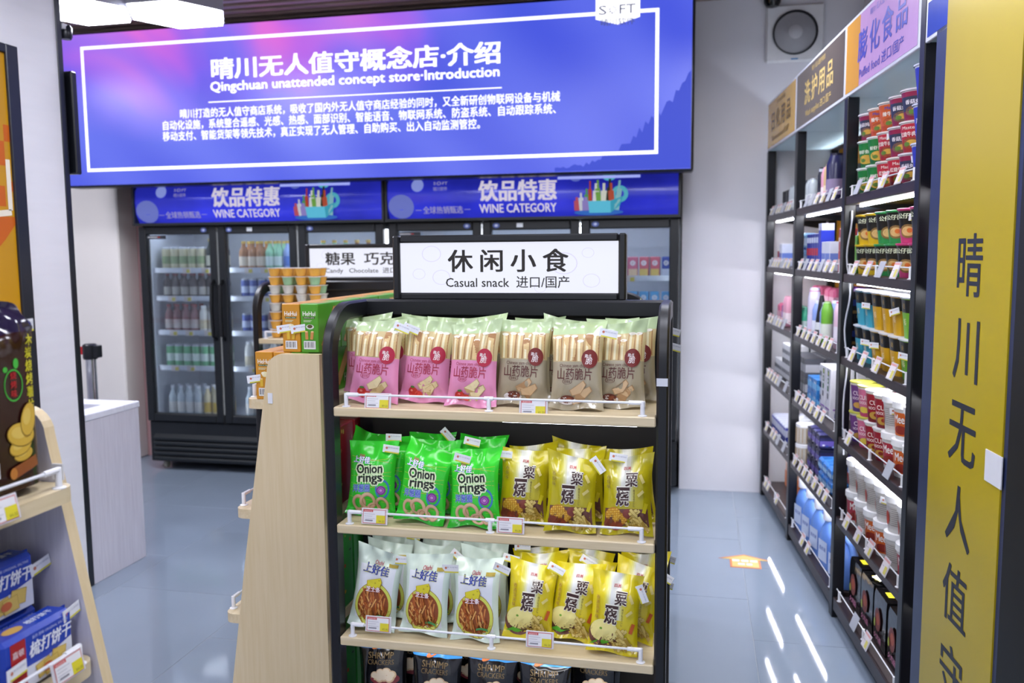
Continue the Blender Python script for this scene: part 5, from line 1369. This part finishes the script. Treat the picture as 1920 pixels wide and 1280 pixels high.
# black five-packs of noodles
def noodle_pack():
    w, d, h = .15, .12, .195
    bk = mat('film_black_wrap', '0b0b0d', .12, spec=.7, vary=.15, bump=.45, bscale=40)
    mb = MB(); NX, NZ = 8, 10; R_ = random.Random(3); m0 = mb.mi(bk)
    def pt(i, k, side):
        # four sides unrolled: i runs around
        q = i / (4 * NX) * 4; sd = int(q) % 4; f = q - int(q)
        x, y = [(-.5 + f, -.5), (.5, -.5 + f), (.5 - f, .5), (-.5, .5 - f)][sd]
        z = k / NZ; c = 1 - .05 * abs(2 * z - 1) ** 8
        wr = .010 * math.sin(19 * q + 11 * z + side) * abs(2 * z - 1) ** 2 + .006 * math.sin(31 * z + 7 * q)
        return (w * x * (c + wr), d / 2 + d * y * (c + wr), h * z)
    for k in range(NZ + 1):
        for i in range(4 * NX): mb.v.append(pt(i, k, 0))
    n4 = 4 * NX
    for k in range(NZ):
        for i in range(n4): mb.f.append((k * n4 + i, k * n4 + (i + 1) % n4, (k + 1) * n4 + (i + 1) % n4, (k + 1) * n4 + i)); mb.m.append(m0)
    mb.f.append(tuple(range(n4))[::-1]); mb.m.append(m0); mb.f.append(tuple(NZ * n4 + j for j in range(n4))); mb.m.append(m0)
    mb.box((-w * .47, d / 2 - .002, h - .002), (w * .47, d / 2 + .002, h + .010), bk)
    a = Art(.0006); a.lay = 4
    a.ell(-.01, h * .52, .036, .042, ink('7a2a1c'), 18, 2); a.ell(-.005, h * .54, .022, .022, ink('b04a20')); a.text('火鸡面', 0, h * .20, .024, ink('c8789a'), .03, w=.085); a.ell(-.04, h * .42, .010, .016, ink('a8b02a'))
    t = Art(.0006); t.lay = 6; t.rect(-.02, .02, .03, .045, ink('c9b818')); t.text('火鸡面', -.01, .085, .02, ink('d8a8c0'), .02, w=.07); t.rect(-.06, .07, -.05, .10, ink('8ab02a'))
    s_ = Art(.0006); s_.lay = 4; s_.ell(.06, h * .5, .03, .04, ink('7a2a1c'), 18, 2); s_.ell(.06, h * .52, .018, .02, ink('b04a20')); s_.text('火鸡面', .06, h * .2, .02, ink('c8789a'), .03, w=.07)
    return [('wrapper', mb.mesh('wrapper', True), []), ('front_print', a.mesh('front_print', front(-.002)), []), ('top_print', t.mesh('top_print', lambda x, y, o: (x, y, h + .0 + o)), []), ('side_print', s_.mesh('side_print', sideP(w / 2 + .002)), [])]
kind('noodle_pack', 'noodle_multipack', 'noodle pack', noodle_pack())
for i in range(4):
    for r in range(2):
        put('noodle_pack', S(2.09 + i * .162, .05 + r * .14, LS[0] + .002), 'glossy black noodle multipack %s on the floor level of the noodle bay' % ('at the front rail' if r == 0 else 'behind the first row'), 'black noodle multipacks', SHR + random.uniform(-.025, .025), 0, 0, [slip(.03, .03, .208, -1.2, 0, .3)] if i in (1, 3) and r == 0 else [])

# cartons and packs
def cbox(key, name, w, d, h, c1, stripes=(), txt=None, cat='carton', ch=.0015, spots=0):
    """stripes: (z0, z1, colour) fractions, printed on the front and the near side"""
    g = MB().box((-w/2, 0, 0), (w/2, d, h), card(c1), ch)
    a, b = Art(), Art()
    for (z0, z1, c) in stripes:
        a.rect(-w/2 + .0015, z0 * h, w/2 - .0015, z1 * h, ink(c)); b.rect(.0015, z0 * h, d - .0015, z1 * h, ink(c))
    if txt:
        for (s_, fz, fh, c) in txt:
            a.text(s_, 0, fz * h, fh * h, ink(c), .02, w=min(w * .8, len(s_) * fh * h)); b.text(s_, d / 2, fz * h, fh * h, ink(c), .02, w=min(d * .8, len(s_) * fh * h))
    R = random.Random(hash_(key))
    for k in range(spots):
        c = R.choice(('e8e8f0', '9ab8e0', '2a4aa0')); a.ell(R.uniform(-w * .4, w * .4), R.uniform(.1, .9) * h, w * .08, h * .06, ink(c), 10, 1); a.flat(); b.ell(R.uniform(.1, .9) * d, R.uniform(.1, .9) * h, d * .08, h * .06, ink(c), 10, 1); b.flat()
    ps = [('carton_body', g.mesh('carton_body'), [])]
    if a.e: ps += [('front_print', a.mesh('front_print', front(0)), []), ('side_print', b.mesh('side_print', sideP(w / 2)), [])]
    kind(key, name, cat, ps)
def rowk(key, bi, li, s, n, ds, dep, nm, rows=1, ddep=.1, hi=1, hgt=.1, rz=0.0, grp=None):
    if bi == 1 and s < 1.69:
        s -= .2
        if s < 1.03: s -= .12; bi = 0
    elif bi == 0: s = max(.22, s - (.45 if li == 0 else .28))
    lab = '%s on the %s of the %s' % (nm, LN[li], BN[bi])
    for r in range(rows):
        for i in range(n):
            for k in range(hi):
                stock(key, s + i * ds, dep + r * ddep, LS[li] + k * (hgt + .0007), lab, lab, SHR + rz + random.uniform(-.012, .012))
def bot(key, name, body, capc, labc, r, h, neck=.012, sh=.7): bottle(key, name, plas(body, .3), plas(capc, .3), ink(labc), r, h, neck, sh)

# noodle bay extras
bot('silver_flask', 'metal_bottle', 'aeb2b8', 'c0c4c8', 'd9d4a8', .034, .135, .022, .72)
rowk('silver_flask', 2, 5, 1.83, 1, .07, .07, 'silver bottle with white label', 2, .08)
bot('pump', 'pump_bottle', 'b89a6a', 'a08a5a', '8a1a2a', .03, .20, .01, .7)
rowk('pump', 2, 5, 1.83, 1, .07, .26, 'tan pump bottle')
cbox('green_carton', 'tea_carton', .07, .12, .15, '5a9a3a', [(.6, .8, '7ab84a')]); rowk('green_carton', 2, 4, 1.845, 1, .08, .07, 'plain green carton')
cbox('black_carton', 'coffee_carton', .065, .09, .125, '141420', [(.55, .75, '2a3a8a'), (.3, .4, '8a6a3a')], [('咖啡', .2, .12, 'c9b070')])
rowk('black_carton', 2, 3, 1.84, 1, .08, .05, 'black carton with blue band', 2, .11, 2, .125)
cbox('blue_sachet', 'sachet_carton', .045, .06, .10, 'c9cfe6', [(.3, .6, '4a5ab8')], spots=4)
rowk('blue_sachet', 2, 2, 2.02, 12, .055, .275, 'small white and blue sachet box', 1, .07, 2, .10)

# middle bay
bot('navy_bottle', 'shampoo_bottle', '1c1c44', '141430', '8a7a9a', .042, .215, .024, .78); bot('gold_bottle', 'lotion_bottle', 'c8a878', 'd8c8b0', 'e0d0b0', .022, .17, .012, .82); bot('black_bottle', 'tonic_bottle', '1a1a22', 'b8bcc4', '2a2a38', .024, .165, .018, .82); bot('clear_bottle', 'toner_bottle', 'b4bcc0', '1c1c20', 'd8dcdc', .026, .14, .014, .8); bot('pink_lotion', 'lotion_bottle', 'd89ab0', 'e6d8dc', 'f0e0e6', .024, .16, .014, .82)
rowk('navy_bottle', 1, 5, 1.685, 1, .10, .075, 'dark navy bottle'); rowk('gold_bottle', 1, 5, 1.615, 1, .06, .06, 'slim gold bottle'); rowk('pink_lotion', 1, 5, 1.575, 1, .06, .06, 'slim pink bottle'); rowk('black_bottle', 1, 5, 1.51, 1, .06, .06, 'black bottle with silver cap'); rowk('clear_bottle', 1, 5, 1.20, 4, .062, .07, 'clear bottle with black cap', 2, .09)
cbox('black_kit', 'razor_box', .07, .05, .13, '15161a', [(.5, .75, '2c2e36')]); rowk('black_kit', 1, 5, 1.06, 2, .075, .25, 'black razor box'); rowk('black_kit', 1, 5, 1.46, 3, .08, .25, 'black razor box')
cbox('blue_tall', 'toothpaste_carton', .05, .06, .215, '2438b8', [(.85, 1, 'd8dcea')]); cbox('paste', 'toothpaste_carton', .045, .05, .17, '2c3c9c', [(.4, .6, 'c02a38'), (.75, .9, 'd0d8f0')]); cbox('sky_pack', 'tissue_pack', .10, .07, .09, '8ab8e0', [(.3, .7, 'c8dcf0')], ch=.012, spots=5); cbox('white_box', 'soap_carton', .075, .07, .13, 'd0d4e4', [(.35, .6, '6a80c8')]); cbox('red_box_s', 'soap_carton', .06, .06, .09, 'a83a44', [(.4, .6, 'd8c0c0')])
rowk('blue_tall', 1, 4, 1.54, 1, .06, .045, 'tall blue toothpaste carton'); rowk('paste', 1, 4, 1.27, 5, .05, .05, 'blue and red toothpaste carton'); rowk('sky_pack', 1, 4, 1.07, 2, .11, .06, 'sky blue tissue pack', 1, .1, 2, .09); rowk('white_box', 1, 4, 1.62, 2, .08, .045, 'white and blue soap carton', 2, .08); rowk('red_box_s', 1, 4, 1.72, 1, .07, .045, 'red soap carton', 1, .1, 2, .09); rowk('sky_pack', 1, 4, 1.3, 5, .11, .22, 'sky blue tissue pack', 1, .1, 2, .09)
bot('white_tall', 'shampoo_bottle', 'd0cbe0', 'c85aa0', 'd8d0e8', .032, .225, .022, .84); bot('green_b', 'shampoo_bottle', '6fae3a', 'e0e4d8', 'd6dcd0', .027, .185, .014, .8); bot('pink_b', 'wash_bottle', 'e0c0d0', 'c83a70', 'e8e0ea', .027, .20, .016, .8); bot('teal_b', 'wash_bottle', '3fb08a', '6fc0a0', 'd0e8e0', .03, .13, .018, .7); bot('blue_b', 'wash_bottle', '8aa0dc', 'dfe4f4', 'e4e8f4', .027, .18, .014, .74)
g = MB().lathe([(.03, 0), (.03, .02), (.024, .10), (.012, .19), (.008, .21)], plas('15161c'), 16); kind('black_cone', 'cone_bottle', 'bottle', [('bottle_body', g.mesh('bottle_body', True), []), ('label_band', MB().lathe([(.0285, .05), (.0265, .085)], ink('d8dce0'), 16, cap=False).mesh('label_band', True), [])])
rowk('teal_b', 1, 3, 1.08, 4, .066, .07, 'teal green bottle'); rowk('white_tall', 1, 3, 1.36, 1, .07, .07, 'tall white bottle with pink cap'); rowk('blue_b', 1, 3, 1.44, 1, .06, .07, 'pale blue bottle', 2, .08); rowk('black_cone', 1, 3, 1.53, 1, .06, .065, 'black cone shaped bottle'); rowk('blue_b', 1, 3, 1.595, 1, .06, .07, 'pale blue bottle'); rowk('green_b', 1, 3, 1.665, 1, .06, .06, 'green bottle with white cap'); rowk('pink_b', 1, 3, 1.70, 2, .065, .06, 'pale bottle with pink cap', 2, .07)
cbox('purple_pack', 'pad_pack', .11, .08, .12, '7a3aa0', [(.3, .6, 'b88ad0')], ch=.014, spots=3); cbox('pink_pack', 'pad_pack', .10, .08, .11, 'd86a90', [(.3, .6, 'e8b8c8')], ch=.014)
rowk('purple_pack', 1, 3, 1.30, 5, .12, .24, 'purple pad pack', 1, .1, 2, .12); rowk('pink_pack', 1, 3, 1.06, 2, .11, .22, 'pink pad pack', 1, .1, 2, .11)
cbox('tall_white', 'bulb_carton', .08, .10, .225, 'd6d6de', [(.16, .20, '8a5ab0'), (.02, .10, 'c8c8d8')]);
def bulb():
    w, d, h = .08, .10, .225; g = MB().box((-w/2, 0, 0), (w/2, d, h), card('d6d6de'), .0015); a, b = Art(), Art()
    for (A2, x0) in ((a, 0), (b, d / 2)):
        for k, c in enumerate(('b8c02a', '2f7a3a', '2f6a3a', '6a6a70')):
            A2.rect(x0 - .012, h * (.84 - .15 * k), x0 + .012, h * (.84 - .15 * k) + .024, ink('2a6a38' if k < 3 else '707078')); A2.ell(x0, h * (.84 - .15 * k) + .012, .008, .008, ink(c if k != 1 else 'd8e0d8'), 12, 1)
        A2.rect(x0 - .037, h * .18, x0 + .037, h * .21, ink('8a5ab0')); A2.flat(); A2.rect(x0 - .03, h * .03, x0 - .008, h * .12, ink('3a4a9a')); A2.flat(); A2.rect(x0 + .008, h * .03, x0 + .02, h * .14, ink('a8a8b0'))
    kind('bulb_box', 'lamp_carton', 'carton', [('carton_body', g.mesh('carton_body'), []), ('front_print', a.mesh('front_print', front(0)), []), ('side_print', b.mesh('side_print', sideP(w / 2)), [])])
bulb()
cbox('grey_box', 'battery_carton', .05, .09, .10, '55565e', [(.3, .7, 'b8bac2')]); cbox('blue_tissue', 'tissue_carton', .09, .08, .07, '2a78c0', [(.3, .7, '6ab0e0')], spots=4); cbox('wb_box', 'battery_carton', .05, .10, .11, 'c8cad0', [(.0, .25, '2a2c34'), (.5, .7, '5a5c66')])
rowk('bulb_box', 1, 2, 1.675, 2, .09, .05, 'tall white lamp carton with green squares', 2, .11); rowk('blue_tissue', 1, 2, 1.42, 2, .10, .045, 'blue tissue carton', 2, .09, 2, .07); rowk('grey_box', 1, 2, 1.06, 6, .054, .06, 'grey and black battery carton', 2, .10, 2, .10); rowk('wb_box', 1, 2, 1.58, 1, .06, .06, 'white and black battery carton', 2, .11, 2, .11)
def swab():
    g = MB().lathe([(.040, 0), (.042, .004), (.042, .085)], mat('clear_tub', 'c9c4bc', .15), 18); l = MB().lathe([(.044, .085), (.044, .10), (.04, .103), (.002, .103)], plas('e6e6ea'), 18, cap=False); b = MB()
    for k in range(14): a_ = 2 * math.pi * k / 14; b.tube([(.0415 * math.cos(a_), .0415 * math.sin(a_), .008), (.0415 * math.cos(a_), .0415 * math.sin(a_), .08)], .003, ink('b09a7a'), 5)
    kind('swab_tub', 'cotton_swab_tub', 'tub', [('tub_body', g.mesh('tub_body', True), []), ('lid', l.mesh('lid', True), []), ('swab_sticks', b.mesh('swab_sticks'), [])])
swab()
cbox('dark_pack', 'wipes_pack', .075, .08, .07, '2a2a5a', [(.25, .6, '6a5ab0'), (.8, 1, '1a1a34')], ch=.008, spots=3); cbox('wipe_blue', 'wipes_pack', .08, .08, .06, '2f78c8', [(.3, .6, 'a8d0f0')], ch=.01, spots=3); cbox('tissue_wb', 'tissue_pack', .055, .10, .095, 'c8cce0', [(.0, .35, '2f3fa8'), (.75, .9, '5a60c0')], ch=.008, spots=2); cbox('grey_tissue', 'tissue_pack', .06, .10, .09, 'c4c6ce', [(.3, .6, '9a9aa8')], ch=.008)
rowk('swab_tub', 1, 1, 1.27, 1, .09, .06, 'clear cotton swab tub with white lid', 2, .1, 2, .103); rowk('grey_tissue', 1, 1, 1.05, 3, .065, .05, 'grey and white tissue pack', 2, .11, 2, .09); rowk('dark_pack', 1, 1, 1.38, 3, .085, .06, 'dark blue wipes pack', 2, .1, 3, .07); rowk('wipe_blue', 1, 1, 1.66, 3, .088, .05, 'bright blue wipes pack', 2, .1, 2, .06)
# detergent jugs
def jug():
    bl = mat('jug_blue_plastic', '6a94e2', .25, spec=.5, vary=.04); w, d, h = .15, .085, .20
    mb = MB(); N_ = 20; zs = [0, .01, .05, .10, .14, .17, .19, .20]
    wd = [.93, 1, 1, .98, .90, .66, .40, .30]; sh = [0, 0, 0, 0, -.004, -.016, -.03, -.035]
    for i, z in enumerate(zs):
        for j in range(N_):
            a_ = 2 * math.pi * j / N_; ca, sa = math.cos(a_), math.sin(a_); q = (abs(ca) ** 3.2 + abs(sa) ** 3.2) ** (-1 / 3.2)
            mb.v.append((w / 2 * wd[i] * ca * q + sh[i], d / 2 * min(1, wd[i] * 1.15) * sa * q, z))
    m0 = mb.mi(bl)
    for i in range(len(zs) - 1):
        for j in range(N_): mb.f.append((i * N_ + j, i * N_ + (j + 1) % N_, (i + 1) * N_ + (j + 1) % N_, (i + 1) * N_ + j)); mb.m.append(m0)
    mb.f.append(tuple(range(N_))[::-1]); mb.m.append(m0); mb.f.append(tuple((len(zs) - 1) * N_ + j for j in range(N_))); mb.m.append(m0)
    hd = MB().tube([(-.02, 0, .185), (.02, 0, .195), (.058, 0, .18), (.078, 0, .14), (.08, 0, .08), (.07, 0, .04)], .013, bl, 10)
    cp = MB().lathe([(.028, .20), (.03, .204), (.03, .245), (.026, .25), (.002, .25)], plas('e8ebf2'), 18, (-.035, 0, 0), cap=False)
    a = Art(); a.rect(-.05, .03, .03, .12, ink('c8d6f0'), 4); a.text('洗衣液', -.01, .085, .018, ink('3a5ab0'), .02, w=.06)
    def jf(x, y, o):
        return (x, -d / 2 - .0015 - o, y)
    kind('jug', 'detergent_jug', 'detergent', [('jug_body', mb.mesh('jug_body', True), []), ('handle', hd.mesh('handle', True), []), ('cap', cp.mesh('cap', True), []), ('label_print', a.mesh('label_print', jf), [])])
jug()
for (s_, dp, nm) in ((1.085, .08, 'beside the far post'), (1.265, .08, 'between two other jugs'), (1.445, .08, 'between two other jugs'), (1.625, .08, 'between two other jugs')):
    put('jug', S(s_, dp, LS[0] + .001), 'blue detergent jug with white cap %s on the floor level' % nm, 'blue detergent jugs', SHR + math.radians(12), sc_=1.04)
for (s_, dp) in ((1.81, .08), ):
    put('jug', S(s_, dp, LS[0] + .001), 'blue detergent jug with white cap behind the black noodle packs', 'blue jugs by the noodle packs', SHR + math.radians(12), sc_=1.04)
cbox('white_roll', 'paper_towel_pack', .12, .16, .14, 'd2d4e2', [(.4, .6, 'b0b8d8')], ch=.02, spots=3); rowk('white_roll', 1, 0, 1.10, 2, .13, .18, 'white paper towel pack', 1, .17, 2, .14)

# far bay
rowk('black_kit', 0, 5, .62, 3, .08, .06, 'black razor box', 2, .08); rowk('clear_bottle', 0, 5, .86, 2, .06, .07, 'clear bottle with black cap', 2, .09)
rowk('sky_pack', 0, 4, .70, 2, .11, .12, 'sky blue tissue pack', 1, .1, 2, .09); rowk('red_box_s', 0, 4, .45, 2, .07, .06, 'red soap carton'); rowk('white_box', 0, 4, .62, 1, .08, .05, 'white and blue soap carton')
rowk('pink_pack', 0, 3, .46, 2, .11, .07, 'pink pad pack'); rowk('purple_pack', 0, 3, .70, 1, .12, .06, 'purple pad pack'); rowk('pink_lotion', 0, 3, .81, 2, .06, .06, 'slim pink bottle', 1); rowk('pink_pack', 0, 3, .70, 2, .11, .22, 'pink pad pack', 1, .1, 2, .11)
rowk('wb_box', 0, 2, .40, 4, .055, .06, 'white and black battery carton'); rowk('wb_box', 0, 2, .73, 4, .055, .06, 'white and black battery carton', 2, .11, 2, .11)
rowk('tissue_wb', 0, 1, .36, 7, .062, .05, 'white and blue tissue pack', 2, .11)
cbox('orange_pack', 'diaper_pack', .13, .16, .24, 'd8a890', [(.0, .4, 'd07a48'), (.6, .8, 'e0c8c0')], ch=.02, spots=3); rowk('orange_pack', 0, 0, .74, 2, .14, .13, 'orange and white diaper pack'); rowk('white_roll', 0, 0, 1.04, 1, .13, .16, 'white paper towel pack')

# sliver of stock seen past the yellow board
for li, (key, nm, h_) in enumerate((('noodle_pack', 'glossy black noodle multipack', .2), ('tub_white', 'white noodle tub', .125), ('tub_red', 'red noodle tub with white lid', .125), ('pot_green', 'lime green soup pot', .134), ('nb_pink', 'pink and black noodle bowl', .112), ('nc_blue', 'blue noodle cup', .118))):
    for k in range(1 if li == 0 else 2):
        for i in range(2):
            put(key, S(2.90 + i * .16, .115, LS[li] + .001 + k * (h_ + .001)), nm + ' in the bay behind the yellow board', nm + ' in the bay behind the yellow board', RZ if li not in (0, 3) else SHR)

# the bay behind the yellow board, stocked like its neighbour
random.seed(31)
for li, cols in enumerate(([], [TW, TR, TW, TO], [TO, TW, TR], [V_, Q_, T_], [P_, E_, Y_], [B_, R_, K_])):
    for i, (key, nm) in enumerate(cols):
        for k in range(2):
            lab = nm + ' in the bay behind the yellow board'
            if i < 4 - (li > 1): put(key, S(3.20 + i * .13, .125, LS[li] + .001 + k * ({'noodle_tub': .125, 'soup_pot': .134, 'noodle_bowl': .112}.get(KIND[key][0], .118 if key == 'nc_blue' else .100) + .001)), lab, lab, RZ if li != 3 else SHR)
for i in range(3):
    put('noodle_pack', S(3.22 + i * .162, .06, LS[0] + .002), 'black noodle multipack in the bay behind the yellow board', 'black multipacks behind the board', SHR)
# bags on the shelf facing the right hand aisle
for li, (key, nm) in enumerate((('shrimp', 'black shrimp cracker bag'), ('cheese', 'white cheese stick bag'), ('corn', 'olive corn stick bag'), ('beige', 'beige yam chip bag'))):
    for i in range(5):
        kk = key + str(i % VAR[key]); low = min(v.co.z for v in KIND[kk][2][0][1].vertices)
        put(kk, (-.205, 2.60 + i * .17, LV[li] + .0008 - low), nm + ' on the stepped shelf facing the right aisle', nm + 's facing the aisle', math.pi / 2)
